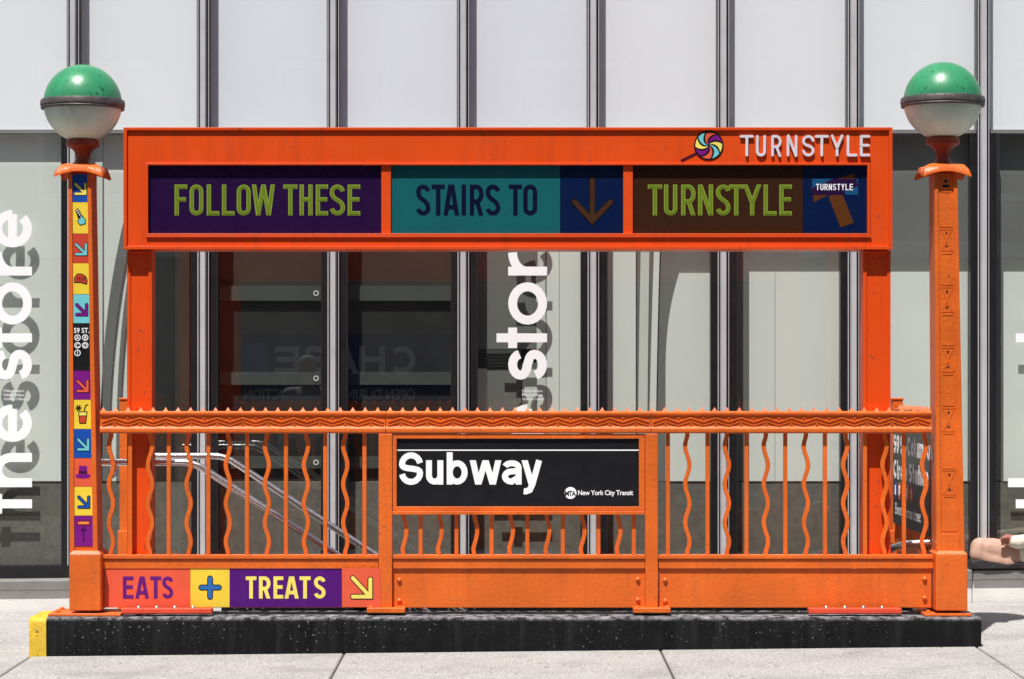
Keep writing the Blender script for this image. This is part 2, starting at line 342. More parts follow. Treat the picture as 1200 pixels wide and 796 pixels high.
def off(m, du, dv): return lambda u, v, d: m(u+du, v+dv, d)
def text_obj(name, s, size, m, mat, parent, d=.001, bold=0, space=1.0, align='LEFT', sx=1.0):
    cu = bpy.data.curves.new('txt', 'FONT'); cu.body = s; cu.size = size; cu.offset = bold*size; cu.space_character = space; cu.align_x = align; cu.resolution_u = 3
    to = bpy.data.objects.new('txt', cu); C.objects.link(to); dg = bpy.context.evaluated_depsgraph_get(); me = to.evaluated_get(dg).to_mesh()
    mb = MB(); vs = [(v.co.x*sx, v.co.y) for v in me.vertices]; fs = [tuple(p.vertices) for p in me.polygons]
    mb.add([m(u, v, d) for u, v in vs], fs); to.evaluated_get(dg).to_mesh_clear(); bpy.data.objects.remove(to)
    o = mb.build(name, mat, parent); return o
def disc(cx, cy, r, n=24): return [(cx+r*math.cos(2*math.pi*i/n), cy+r*math.sin(2*math.pi*i/n)) for i in range(n)]

# ================================================================== GROUND
WELL = (-1.86, 2.36, 14.20, 15.50)     # stair opening
mb = MB()
def sheet(x0, x1, y0, y1, z): mb.add([(x0, y0, z), (x1, y0, z), (x1, y1, z), (x0, y1, z)], [(0, 1, 2, 3)])
zr = -.20
for a in ((-600, 600, -600, WELL[2], zr), (-600, 600, WELL[3], 900, zr), (-600, WELL[0], WELL[2], WELL[3], zr), (WELL[1], 600, WELL[2], WELL[3], zr)): sheet(*a)
struct(mb.build('ground', 'asphalt'))
walk = bpy.data.objects.new('sidewalk', None); link(walk, None, (0, 14, 0)); struct(walk)
def slab(x0, x1, y0, y1, mat='sidewalk', name='slab', top=0, g=.006):
    x0 += g; x1 -= g; y0 += g; y1 -= g; c = .006
    def ring(i, dz): return [(a, b, gz(a, b)+dz) for a, b in ((x0+i, y0+i), (x1-i, y0+i), (x1-i, y1-i), (x0+i, y1-i))]
    A, B, T = [(p[0], p[1], zr-.01) for p in ring(0, 0)], ring(0, top-c), ring(c, top)
    return MB().add(A+B+T, [(0, 1, 2, 3), (8, 9, 10, 11)]+[(i, (i+1) % 4, 4+(i+1) % 4, 4+i) for i in range(4)]+[(4+i, 4+(i+1) % 4, 8+(i+1) % 4, 8+i) for i in range(4)]).build(name, mat, walk)
xs = [-2.74-1.8*k for k in range(5, 0, -1)]+[-2.74, -.955, .845, 2.64]+[2.64+1.8*k for k in range(1, 6)]
for i in range(len(xs)-1):
    slab(xs[i], xs[i+1], 11.9, 13.80)
    inside = xs[i] >= -2.75 and xs[i+1] <= 2.65
    if not inside: slab(xs[i], xs[i+1], 13.80, 15.56)
    slab(xs[i], xs[i+1], 15.56, 16.06)
slab(-2.74, WELL[0], 14.2, 15.56)          # entrance landing beside the stairs
# joints lie on a bed just below the slab tops
mb = MB()
for x0, x1, y0, y1 in ((-11.8, 11.7, 11.9, 13.8), (-11.8, -2.74, 13.8, 15.56), (2.64, 11.7, 13.8, 15.56), (-11.8, 11.7, 15.56, 16.1)):
    mb.add([(a, b, gz(a, b)-.008) for a, b in ((x0, y0), (x1, y0), (x1, y1), (x0, y1))], [(0, 1, 2, 3)])
mb.build('joint_bed', 'joint_dirt', walk)
for x0, x1 in ((-60, -11.8), (11.7, 60)): slab(x0, x1, 11.9, 16.06)
# street kerb stones and opposite pavement
struct(MB().box(-60, 60, 11.70, 11.89, -.5, -.12).build('street_kerb', 'coping_stone', None, bevel=.01))
struct(MB().box(-60, 60, -6, 1.6, -.5, -.05).build('pavement', 'sidewalk', None, bevel=.01))

# stairwell: lining and steps
wl = bpy.data.objects.new('stairwell', None); link(wl, None, (0, 14.8, -3)); struct(wl)
x0, x1, y0, y1 = WELL
bx('lining_wall', 'well_tile', wl, x0-.12, x1+.12, y0-.12, y0-.004, -3.3, -.21); bx('lining_wall', 'well_tile', wl, x0-.12, x1+.12, y1+.004, y1+.12, -3.3, -.21)
bx('lining_wall', 'well_tile', wl, x1+.004, x1+.12, y0-.003, y1+.003, -3.3, -.21); bx('landing_floor', 'stair_concrete', wl, x0-.12, x1+.12, y0-.11, y1+.11, -3.42, -3.304)
tread, rise = .28, .18
step0 = None
for i in range(15):
    xa = x0+tread*i
    bx('step', 'stair_concrete', wl, xa-.001, xa+tread-.002, y0+.003, y1-.003, -3.30, -.02-rise*(i+1), bevel=.008)

# ================================================================== ENTRANCE KERB
kerb = thing('entrance_kerb', (0, 14, -.1), 'black painted concrete kerb with yellow left end under the orange railing', 'kerb')
Yk = 13.78; kt = Z(724, Yk)
def kerbseg(name, mat, xa, xb, Y0=Yk, Y1=14.18):
    prof = [(Y0+.008, -.18), (Y0, kt-.03), (Y0+.006, kt-.010), (Y0+.022, kt), (Y1, kt), (Y1, -.18)]
    n = len(prof); nseg = max(2, int((xb-xa)/.12)); v = []; f = []
    for k in range(nseg+1):
        xx = xa+(xb-xa)*k/nseg
        for i, (yy, zz) in enumerate(prof):
            j = random.uniform(-.0022, .0022) if 0 < i < 4 else 0
            v.append((xx, yy+j, zz+j*.8))
    for k in range(nseg):
        for i in range(n): f.append((k*n+i, k*n+(i+1) % n, (k+1)*n+(i+1) % n, (k+1)*n+i))
    f += [tuple(range(n)), tuple(range(nseg*n, (nseg+1)*n))]
    return MB().add(v, f).build(name, mat, kerb, smooth=True)
kerbseg('kerb_body', 'kerb_black', X(54.3, Yk), X(1150, Yk)); kerbseg('painted_end', 'kerb_yellow', X(34, Yk), X(54, Yk))
bx('side_kerb', 'kerb_black', kerb, 2.37, 2.66, 14.185, 15.5, -.18, kt-.004, .01); bx('rear_kerb', 'kerb_black', kerb, -1.86, 2.66, 15.504, 15.62, -.18, kt-.012, .01)

# ================================================================== FRONT RAILING
rail = thing('subway_railing', (0, 14, kt), 'long orange cast railing with wavy and straight bars and spiked top rail facing the street', 'railing')
Yr = 13.926          # rail front
OR = 'orange_rail'
# top rail: stacked mouldings of three sections, joined at the seams
for a, b in ((117, 451.6), (452.4, 762.6), (763.4, 1092)):
    prof = [(0.006, 508), (0.0, 506), (0.0, 502.5), (.010, 500.5), (.012, 499.5), (.012, 487.5), (.004, 486.5), (.0, 485.5), (.0, 483.5), (.008, 482.2), (.084, 482.2), (.084, 508)]
    pts = [(Yr+d, Z(y, Yr)) for d, y in prof]
    MB().prism(pts, lambda u, v, d: (d, u, v), X(a, Yr), X(b, Yr)).build('top_rail', OR, rail)
    # zigzag relief and studs
    n = int(round((b-a)/30.2)); z = []
    for k in range(2*n+1): z.append((X(a+2+(b-a-4)*k/(2*n), Yr), Z(489.6 if k % 2 else 494.5, Yr)))
    MB().stroke(z, .008, front(Yr+.012), -.001, .006).stroke([(x, q-.021) for x, q in z], .006, front(Yr+.012), -.001, .005).build('zigzag_moulding', OR, rail)
    z2 = [(x, zz-(.018 if i % 2 == 0 else -.0)) for i, (x, zz) in enumerate(z)]
    for k in range(2*n):
        xm = X(a+2+(b-a-4)*(k+1)/(2*n), Yr)
        if k % 2 == 0: pass
    sm = MB()
    for k in range(1, 2*n):
        xm = X(a+2+(b-a-4)*k/(2*n), Yr); zz = Z(497.0 if k % 2 else 489.6, Yr)
        sm.prism(disc(xm, zz, .0065, 8), front(Yr+.012), -.001, .005)
    sm.build('stud_row', OR, rail, stuff=True)
# spikes
def spike_mesh():
    b = .0155; h = .026
    mb = MB(); mb.add([(-b, -.012, 0), (b, -.012, 0), (b, .012, 0), (-b, .012, 0), (-.007, -.006, h*.5), (.007, -.006, h*.5), (.007, .006, h*.5), (-.007, .006, h*.5), (0, 0, h)],
                      [(0, 1, 2, 3)]+[(i, (i+1) % 4, 4+(i+1) % 4, 4+i) for i in range(4)]+[(4+i, 4+(i+1) % 4, 8) for i in range(4)])
    return mb
zt = Z(482.4, Yr)
sp0 = None; k = 0
for i in range(67):
    px = 121+14.62*i
    if px > 1089: break
    loc = (X(px, Yr+.03), Yr+.035, zt)
    if sp0 is None: sp0 = spike_mesh().build('spike', OR, rail); WL[sp0.name] = Vector(loc); sp0.location = loc
    else: dup(sp0, loc, rail)
# balusters
Yb = 13.957; hw = .0115
def straight(name, y0, y1, parent, wdt=.0115): return MB().box(-wdt, wdt, -.011, .011, 0, Z(y0, Yb)-Z(y1, Yb)).build(name, OR, parent, bevel=.002)
def wavy(name, y0, y1, parent, sgn=1, per=45, amp=2.5):
    n = 40; v = []; f = []; L = Z(y0, Yb)-Z(y1, Yb)
    for i in range(n+1):
        q = i/n; py = y1+(y0-y1)*q; e = min(1, (y1-py)/9, (py-y0)/9)
        xo = sgn*amp*Yb/F*math.sin(2*math.pi*(py-y0-4)/per)*max(0, e)
        v += [(xo-hw*1.05, -.011, L*q), (xo+hw*1.05, -.011, L*q), (xo+hw*1.05, .011, L*q), (xo-hw*1.05, .011, L*q)]
    for i in range(n):
        for k in range(4): f.append((4*i+k, 4*i+(k+1) % 4, 4*i+4+(k+1) % 4, 4*i+4+k))
    f += [(0, 1, 2, 3), (4*n, 4*n+1, 4*n+2, 4*n+3)]
    return MB().add(v, f).build(name, OR, parent, smooth=True, bevel=.0015)
def setpos(o, loc): o.location = loc; WL[o.name] = Vector(loc)
protos = {}
def bal(kind, px, y0, y1, sgn=1):
    key = (kind, y0, y1, sgn); loc = (X(px, Yb), Yb+.014, Z(y1, Yb))
    if key in protos: return dup(protos[key], loc, rail)
    o = straight('straight_baluster', y0, y1, rail) if kind == 's' else (wavy('wavy_baluster', y0, y1, rail, sgn) if y1-y0 > 100 else wavy('wavy_baluster', y0, y1, rail, sgn, 62, 3.0))
    setpos(o, loc); protos[key] = o
for i, p in enumerate((129.8, 152.3, 175.6, 197.5, 220.8, 244, 266.9, 289.3, 312.6, 335, 358.4, 381, 404.5, 427)): bal('w' if i % 2 == 0 else 's', p, 507.5, 651, 1 if i % 4 else -1)
for i, p in enumerate((474, 492.8, 515.4, 534.9, 557, 576, 599, 618, 641.7, 659.6, 682.9, 701.4, 725, 742.9)): bal('w' if i % 2 == 0 else 's', p, 602.5, 651, 1)
for i, p in enumerate((782.8, 805.6, 829.3, 852, 875, 897.7, 920.5, 944.7, 967, 990.8, 1014, 1036.8, 1059.6, 1083.3)): bal('s' if i % 2 == 0 else 'w', p, 507.5, 651, -1 if i < 8 else 1)
# posts, lower rails, panels
Yf = 13.925
for a, b in ((443.7, 459.5), (756.2, 771)):
    pb('post', OR, rail, a, b, 508.6, 714, Yf, Yf+.075, .003)
    pb('post_foot', OR, rail, a-14, b+15, 712.6, 718.6, 13.885, 14.05, .004)
    for dx in (-9, 25): 
        MB().lathe([(.013, 0), (.013, .006), (.008, .011), (.0, .013)], (X(a+dx, 13.92), 13.915, Z(712.7, 13.885)), 10).build('bolt', OR, rail, smooth=True)
for a, b in ((119.5, 443.2), (460, 755.7), (771.5, 1093.5)):
    pb('lower_rail', OR, rail, a, b, 650.5, 655, 13.935, 14.0, .002)
    pb('lower_rail_face', OR, rail, a, b, 655.4, 666.5, 13.944, 13.99, .002)
for a, b in ((122, 443.2), (460, 755.7), (771.5, 1091.5)):
    pb('kick_panel', OR, rail, a, b, 667, 712.2, 13.957, 13.985, .002)
bo = None
for px, py in ((468, 680), (468, 704), (747.5, 679), (747.5, 703), (779.5, 680), (779.5, 704.5), (1083.5, 678.5), (1083.5, 701)):
    m = MB(); c = (X(px, 13.957), Z(py, 13.957)); v = []
    prof = [(.014, 0), (.014, .006), (.009, .012), (.001, .014)]
    for r, d in prof: v += [(c[0]+r*math.cos(a*math.pi/5), 13.957-d, c[1]+r*math.sin(a*math.pi/5)) for a in range(10)]
    f = [(i*10+q, i*10+(q+1) % 10, (i+1)*10+(q+1) % 10, (i+1)*10+q) for i in range(3) for q in range(10)]+[tuple(range(10)), tuple(range(30, 40))]
    if bo is None: bo = m.add(v, f).build('rivet', OR, rail, smooth=True); b0 = WL[bo.name].copy(); bc = c
    else: dup(bo, (b0.x+c[0]-bc[0], b0.y, b0.z+c[1]-bc[1]), rail)
# red mounting plates with four bright bolts
for a, b in ((142, 248), (948, 1057)):
    pl = pb('mounting_plate', 'red_plate', rail, a, b, 713.5, 719.3, 13.845, 13.925, .003)
    for k in range(4):
        px = a+16+(b-a)*.2*k+ (b-a)*.04
        MB().lathe([(.013, 0), (.012, .008), (.007, .014), (.0, .016)], (X(px, 13.87), 13.875, Z(713.6, 13.845)), 10).build('bolt', 'bolt_steel', pl, smooth=True)

# ------------------------------------------------------------------ "Subway" board set in the railing
ss = thing('subway_sign', (X(607, 13.94), 13.95, Z(604, 13.94)), 'black enamel board with large white Subway lettering framed in the orange railing', 'sign')
Ys = 13.947
fr = MB()
for a, b, c, d in ((460.2, 755.6, 508.7, 514.2), (460.2, 755.6, 593.8, 599), (460.2, 464.8, 514.3, 593.7), (748.8, 755.6, 514.3, 593.7)):
    fr.box(X(a, 13.935), X(b, 13.935), 13.935, 13.985, Z(d, 13.935), Z(c, 13.935))
fr.build('frame', OR, ss, bevel=.002)
pb('ledge', OR, ss, 459.8, 755.9, 599.3, 603.2, 13.925, 13.985, .002)
board = pb('board', 'sign_black', ss, 464.9, 748.7, 514.4, 593.6, Ys, 13.98)
pb('white_line', 'letter_white', board, 465.2, 748.5, 527.0, 528.4, Ys-.001, Ys)
k = Ys/F
for ch, a, b in (('S', 467.6, 495.8), ('u', 499.2, 519.5), ('b', 523.5, 548), ('w', 550.5, 587.5), ('a', 588.2, 611.3), ('y', 611.3, 635.3)):
    up = ch == 'S'
    letter(ch, (b-a)*k, (38.2 if up else 28.5)*k, 7.0*k, off(front(Ys), X(a, Ys), Z(568.4 if up else 568, Ys)), 0, .0012, 'letter_white', board, asc=1.33)
lg = MB().prism(disc(X(668.6, Ys), Z(577.8, Ys), 7.0*k, 28), front(Ys), 0, .001).build('roundel', 'letter_white', board)
text_obj('roundel_lettering', 'MTA', 8.2*k, off(front(Ys), X(661.6, Ys), Z(581.2, Ys)), 'sign_black', lg, .0022, .02, .82, sx=.86)
text_obj('agency_lettering', 'New York City Transit', 8.0*k, off(front(Ys), X(677, Ys), Z(580.2, Ys)), 'letter_white', board, .0012, .018, .96, sx=.90)

# ------------------------------------------------------------------ EATS + TREATS board
et = thing('food_sign', (X(284, 13.93), 13.95, Z(712, 13.93)), 'coral yellow and purple EATS plus TREATS board bolted low on the railing', 'sign')
Ye = 13.948; k = Ye/F
for a, b, mt in ((122.5, 223, 'c_coral'), (223.2, 269, 'c_yellow'), (269.2, 400.5, 'c_sign_purple'), (400.7, 446, 'c_coral')):
    pn = pb('panel', mt, et, a, b, 665.8, 711.6, Ye if b < 443 else Ye-.026, 13.956 if b < 443 else 13.956-.033)
    if mt == 'c_coral' and a < 200:
        for ch, p, q in (('E', 144, 156.5), ('A', 158.5, 174.5), ('T', 176, 189), ('S', 190, 203)): letter(ch, (q-p)*k, 26*k, 4.3*k, off(front(Ye), X(p, Ye), Z(701.6, Ye)), 0, .001, 'c_plum_letter', pn)
    if mt == 'c_sign_purple':
        for ch, p, q in (('T', 288, 300.5), ('R', 303.5, 317), ('E', 320.5, 332), ('A', 333.5, 350), ('T', 351, 364), ('S', 368, 381.5)): letter(ch, (q-p)*k, 26*k, 4.3*k, off(front(Ye), X(p, Ye), Z(701.6, Ye)), 0, .001, 'c_paleyellow', pn)
    if mt == 'c_yellow':
        for tt, mm, d in ((7.0, 'c_outline', .0008), (4.8, 'c_midblue', .0018)):
            M = MB(); M.stroke([(X(236, Ye), Z(688.6, Ye)), (X(256.5, Ye), Z(688.6, Ye))], tt*k, front(Ye), 0, d, rnd=True); M.stroke([(X(246.2, Ye), Z(678, Ye)), (X(246.2, Ye), Z(699.5, Ye))], tt*k, front(Ye), 0, d+.0003, rnd=True)
            M.build('plus_mark', mm, pn)
    if a > 400:
        Y2 = Ye-.026
        for tt, mm, d in ((6.6, 'c_outline', .0008), (4.4, 'c_paleyellow', .0018)):
            M = MB(); M.stroke([(X(413.5, Y2), Z(677.5, Y2)), (X(433, Y2), Z(698.5, Y2))], tt*k, front(Y2), 0, d, rnd=True)
            M.stroke([(X(413.5, Y2), Z(699.3, Y2)), (X(434, Y2), Z(699.3, Y2)), (X(434, Y2), Z(679, Y2))], tt*k, front(Y2), 0, d+.0003, rnd=True); M.build('arrow', mm, pn)

# ================================================================== LAMP POSTS
def arrow_dr(parent, cx, cy, s, Yp, mat, lean=0):
    k = Yp/F
    for tt, mm, d in ((s*.36, 'c_outline', .0008), (s*.23, mat, .0016)):
        M = MB(); x0, x1, ya, yb = cx-s/2, cx+s/2, cy-s/2, cy+s/2
        M.stroke([(X(x0, Yp), Z(ya, Yp)), (X(x1, Yp), Z(yb, Yp))], tt*k, front(Yp), 0, d, rnd=True)
        M.stroke([(X(x0, Yp), Z(yb, Yp)), (X(x1, Yp), Z(yb, Yp)), (X(x1, Yp), Z(ya, Yp))], tt*k, front(Yp), 0, d+.0003, rnd=True); M.build('arrow', mm, parent)

def lamp_post(top_c, bot_c, gy, label, stickers):
    """top_c / bot_c: front-face centre pixels at the head and foot of the shaft"""
    Y0 = 13.895; Ym = 14.0
    yt, yb = 203, 648
    zt_, zb_ = Z(yt, Y0), Z(yb, Y0)
    xt, xb = X(top_c, Y0), X(bot_c, Y0)
    wt, wb = 13.5*Y0/F, 16.5*Y0/F            # half widths
    root = thing('lamp_post', (xb, Ym, kt), label, 'lamp post', 'globe lamps at the ends of the railing')
    def lerp(z):
        q = (z-zb_)/(zt_-zb_); return xb+(xt-xb)*q, wb+(wt-wb)*q
    def seg(za, zc, ins, Ya, Yc, side=None):
        pts = []
        for z in (za, zc):
            c, hw_ = lerp(z)
            l, r = c-hw_+ins, c+hw_-ins
            if side is not None: l, r = (c-hw_+side[0]*2*hw_, c-hw_+side[1]*2*hw_)
            pts.append([(l, Ya, z), (r, Ya, z), (r, Yc, z), (l, Yc, z)])
        return pts
    a, b = seg(zb_, zt_, .004, Y0+.010, 14.105); MB().hexa(a, b).build('shaft', OR, root, bevel=.003)
    for s in ((0, .17), (.83, 1)):
        a, b = seg(zb_, zt_, 0, Y0, Y0+.03, s); MB().hexa(a, b).build('corner_strip', OR, root, bevel=.002)
    if not stickers:
        def M(u, v, d):   # u in -1..1 across the face, v = photo row
            z = Z(v, Y0); c, hw_ = lerp(z); return (c+u*hw_, Y0+.010-d, z)
        for r0, r1 in ((224, 266), (296, 334), (368, 405), (438, 476), (507.5, 549.5), (581, 623)):      # raised plates
            f_ = MB()
            f_.stroke([(-.50, r0+1), (.50, r0+1), (.50, r1-1), (-.50, r1-1)], .14, M, 0, .0, True) if False else None
            for u0, u1, va, vb in ((-.52, -.42, r0, r1), (.42, .52, r0, r1), (-.415, .415, r0, r0+1.6), (-.415, .415, r1-1.6, r1)):
                f_.prism([(u0, va), (u1, va), (u1, vb), (u0, vb)], M, 0, .0022)
            f_.build('raised_border', OR, root)
        for r0, r1 in ((268, 294), (336, 366), (407, 436), (478, 506), (551, 580)):
            f_ = MB(); rc = (r0+r1)/2; q = .0
            f_.prism([(-.46, r0+2), (-.34, r0+2), (.46, r1-2), (.34, r1-2)], M, 0, .002)
            f_.prism([(.46, r0+2), (.34, r0+2), (-.46, r1-2), (-.34, r1-2)], M, 0, .0024)
            f_.prism([(-.55, r0), (.55, r0), (.55, r0+1.2), (-.55, r0+1.2)], M, 0, .0018); f_.prism([(-.55, r1-1.8), (.55, r1-1.8), (.55, r1), (-.55, r1)], M, 0, .0018)
            f_.build('cross_ornament', OR, root)
            MB().prism([(-.11, r0+4.5), (.11, r0+4.5), (0, rc-6)], M, 0, .001).build('pierced_hole', 'frame_black', root)
            MB().prism([(-.11, r1-4.5), (.11, r1-4.5), (0, rc+6)], M, 0, .001).build('pierced_hole', 'frame_black', root)
        MB().prism([(-.2, 214), (.2, 214), (0, 209)], M, 0, .001).build('pierced_hole', 'frame_black', root)
        MB().prism([(-.34, 216.5), (.34, 216.5), (.26, 219.5), (-.26, 219.5)], M, 0, .001).build('pierced_hole', 'frame_black', root)
        MB().prism([(-.66, 626), (.66, 626), (.66, 647), (-.66, 647)], M, 0, .009).build('foot_plate', OR, root, bevel=.002)
    else:
        Yp = Y0+.010-.003
        def edge(row): z = Z(row, Yp); c, hw_ = lerp(z); return c-hw_*.665, c+hw_*.665, z
        def ctr(row): z = Z(row, Yp); c, hw_ = lerp(z); return 600+c*F/Yp
        rows = [(204, 237, 'c_blue'), (237, 274, 'c_yellow'), (274, 308.5, 'c_brick'), (308.5, 345, 'c_yellow'), (345, 379, 'c_cyan'), (379, 434.5, 'sign_black'), (434.5, 468.5, 'c_magenta'),
                (468.5, 503, 'c_yellow'), (503, 537, 'c_blue'), (537, 570.5, 'c_coral'), (570.5, 604.5, 'c_yellow'), (604.5, 640.5, 'c_magenta')]
        for i, (r0, r1, mt) in enumerate(rows):
            (l0, q0, z0), (l1, q1, z1) = edge(r0+.25), edge(r1-.25)
            st = MB().hexa([(l1, Yp, z1), (q1, Yp, z1), (q1, Yp+.0035, z1), (l1, Yp+.0035, z1)], [(l0, Yp, z0), (q0, Yp, z0), (q0, Yp+.0035, z0), (l0, Yp+.0035, z0)]).build('sticker', mt, root)
            cc = ctr((r0+r1)/2); cy = (r0+r1)/2; k = Yp/F
            m2 = lambda u, v, d: (X(cc+u, Yp), Yp-d, Z(cy+v, Yp))     # icon space: pixels, v down
            if i in (0, 2, 4, 6, 8, 10): arrow_dr(st, cc+.6, cy+1, 11.5, Yp, {0: 'c_paleyellow', 2: 'c_cyan', 4: 'c_magenta', 6: 'c_coral', 8: 'c_cyan', 10: 'c_blue'}[i])
            if i == 1:     # ice-cream cone
                MB().prism([(-6, -9), (-2.5, -11.5), (3.5, -1), (-1.5, 3)], m2, 0, .0006).build('cone', 'c_outline', st)
                for q in range(4): MB().prism([(-5+1.7*q, -8.2+2.3*q), (-2.6+1.3*q, -9.8+2.3*q), (-2.2+1.3*q, -8.9+2.3*q), (-4.5+1.7*q, -7.2+2.3*q)], m2, 0, .001).build('cone_stripe', 'letter_white', st)
                MB().prism([(-3.5, 3.5), (-1, 0), (3, -3), (6.5, 2.5), (6.5, 7), (3, 8), (0, 9), (-2.2, 6.5)], m2, 0, .0012).build('scoop', 'c_outline', st)
                MB().prism([(-2.4, 3.6), (-.6, .9), (2.8, -1.6), (5.6, 2.8), (5.6, 6.2), (2.8, 7), (.2, 8), (-1.4, 6)], m2, 0, .0018).build('scoop_fill', 'c_cyan', st)
            if i == 3:     # taco
                MB().prism([(-8, 5), (-8, -1), (-4.5, -6), (1.5, -6), (6.5, -2.5), (8, 2.5), (7, 7), (0, 5)], m2, 0, .0008).build('taco', 'c_outline', st)
                MB().prism([(-6.9, 3.8), (-6.9, -.7), (-4, -4.9), (1.2, -4.9), (5.6, -1.8), (6.9, 2.7), (6.1, 5.6), (0, 3.8)], m2, 0, .0014).build('taco_shell', 'c_brick', st)
                for q in range(4): MB().prism([(-5+2.8*q, -2), (-4+2.8*q, -2.6), (-3.2+2.8*q, 2), (-4.2+2.8*q, 2.4)], m2, 0, .002).build('taco_filling', 'c_outline', st)
            if i == 5:     # station plate
                text_obj('plate_lettering', '59 ST.', 8.4*k, off(front(Yp), X(cc-9.3, Yp), Z(cy-16.5, Yp)), 'letter_white', st, .001, .015, 1.0, sx=.86)
                for t_, dx, dy in (('A', -4.8, -11), ('B', 4.2, -11), ('C', -4.8, -2), ('D', 4.2, -2), ('1', -4.8, 7)):
                    MB().stroke([(X(cc+dx+3.3*math.cos(a*math.pi/8), Yp), Z(cy+dy+3.3*math.sin(a*math.pi/8), Yp)) for a in range(16)], .9*k, front(Yp), 0, .001, True).build('route_ring', 'letter_white', st)
                    text_obj('route_letter', t_, 6.2*k, off(front(Yp), X(cc+dx, Yp), Z(cy+dy+2.1, Yp)), 'letter_white', st, .001, .01, align='CENTER')
            if i == 7:     # iced drink
                MB().prism([(-5, -3.5), (6, -3.5), (4.5, 11), (-3.5, 11)], m2, 0, .0008).build('cup', 'c_outline', st)
                MB().prism([(-3.8, -2.4), (4.8, -2.4), (4.5, 1.2), (-3.5, 1.2)], m2, 0, .0014).build('cup_top', 'c_paleyellow', st); MB().prism([(-3.4, 2), (4.4, 2), (3.6, 9.8), (-2.6, 9.8)], m2, 0, .0014).build('drink', 'c_brick', st)
                MB().stroke([(2, -4), (4, -10.5), (7, -11.5)], 1.2, m2, 0, .001).build('straw', 'c_outline', st)
                for a in range(6): MB().stroke([(-4.5, -7.5), (-4.5+3.8*math.cos(a*math.pi/3), -7.5+3.8*math.sin(a*math.pi/3))], 1.5, m2, 0, .0008+.0001*a).build('petal', 'c_outline', st)
            if i == 9:     # hat
                MB().prism([(-5, 1.5), (-4.5, -7.5), (-1.5, -8), (0, -7), (1.8, -8), (4.6, -7.2), (5, 1.5)], m2, 0, .001).build('hat_crown', 'c_magenta', st)
                MB().prism([(-9, 3), (-5, 1.7), (5, 1.7), (9, 3), (7.5, 6), (0, 7.2), (-7.5, 6)], m2, 0, .0012).build('hat_brim', 'c_magenta', st); MB().prism([(-5, -1.5), (5, -1.5), (5, 1), (-5, 1)], m2, 0, .0016).build('hat_band', 'c_dkplum', st)
            if i == 11:    # sausage on a fork
                MB().stroke([(-5.5, -9.5), (5.5, -9.5)], 5.4, m2, 0, .0008, rnd=True).build('sausage', 'c_outline', st); MB().stroke([(-5.5, -9.5), (5.5, -9.5)], 3.6, m2, 0, .0014, rnd=True).build('sausage_fill', 'c_coral', st)
                MB().stroke([(-5, -9), (-2.5, -10.2), (0, -8.8), (2.5, -10.2), (5, -9)], .8, m2, 0, .0018).build('mustard', 'c_yellow', st)
                MB().stroke([(0, -6.5), (0, 12)], 1.2, m2, 0, .001).build('fork', 'c_outline', st); MB().stroke([(-2.6, -4), (-2.6, -1), (2.6, -1), (2.6, -4)], .9, m2, 0, .0013).build('fork_tines', 'c_outline', st)
    # base block, foot flange
    c = bot_c+1.5; hwp = 19.5
    xa, xb_ = X(c-hwp+1, 13.86), X(c+hwp-1, 13.86)
    za, zc = Z(716, 13.86), Z(650, 13.86)
    b0 = [(xa, 13.862, za), (xb_, 13.862, za), (xb_, 14.13, za), (xa, 14.13, za)]; t0 = [(xa, 13.862, zc), (xb_, 13.862, zc), (xb_, 14.13, zc), (xa, 14.13, zc)]
    MB().hexa(b0, t0).build('base_block', OR, root, bevel=.006)
    ch_ = .018
    MB().hexa([(p[0], p[1], p[2]+.0005) for p in t0], [(xa+ch_, 13.862+ch_, zc+.02), (xb_-ch_, 13.862+ch_, zc+.02), (xb_-ch_, 14.13-ch_, zc+.02), (xa+ch_, 14.13-ch_, zc+.02)]).build('base_shoulder', OR, root)
    fl = bx('foot_flange', OR, root, X(c-hwp-(22 if stickers else 14), 13.9), X(c+hwp+(24 if stickers else 2), 13.9), 13.848 if not stickers else 13.85, 14.15, kt-.001, kt+.016, .004)
    for dx, yy in ((-hwp-12, 13.93), (-hwp-7, 14.09)) if stickers else ((-hwp-8, 13.9), (-hwp-6, 14.08)):
        MB().lathe([(.014, 0), (.014, .010), (.007, .016), (.0, .018)], (X(c+dx, yy), yy, kt+.0155), 8).build('bolt', OR, fl, smooth=True)
    # cap: four drooping lips round the head of the shaft
    cx = xt+ (0-xt)*0; cz = Z(206, Ym)
    gc = (X(top_c, Y0)+0.0, Ym, 0)
    n = 9
    for s in range(4):
        v = []; f = []
        ang = s*math.pi/2; R_ = Matrix.Rotation(ang, 3, 'Z')
        prof = [(.052, .066), (.078, .068), (.102, .060), (.120, .042), (.134, .018), (.142, -.004)]
        for (d, z) in prof:
            for i in range(n+1):
                u = -1+2*i/n; wdt = .060+.85*(d-.052)
                lip = (.016*(1-abs(math.cos(u*math.pi*.5))) if d > .115 else 0)
                p = R_ @ Vector((u*wdt, -d, z + (.034*(1-u*u) if d > .125 else (.024*(1-u*u) if d > .12 else (.010*(1-u*u) if d > .105 else 0)))))
                v.append((gc[0]+p.x, Ym+p.y, cz-.004+p.z))
        m_ = n+1; q = len(v)
        v += [(a, b_, z-.011) for a, b_, z in v]
        for r in range(len(prof)-1):
            for i in range(n):
                f += [(r*m_+i, r*m_+i+1, (r+1)*m_+i+1, (r+1)*m_+i), (q+r*m_+i, q+r*m_+i+1, q+(r+1)*m_+i+1, q+(r+1)*m_+i)]
        e = len(prof)-1
        for i in range(n): f += [(i, i+1, q+i+1, q+i), (e*m_+i, e*m_+i+1, q+e*m_+i+1, q+e*m_+i)]
        for r in range(e): f += [(r*m_, (r+1)*m_, q+(r+1)*m_, q+r*m_), (r*m_+n, (r+1)*m_+n, q+(r+1)*m_+n, q+r*m_+n)]
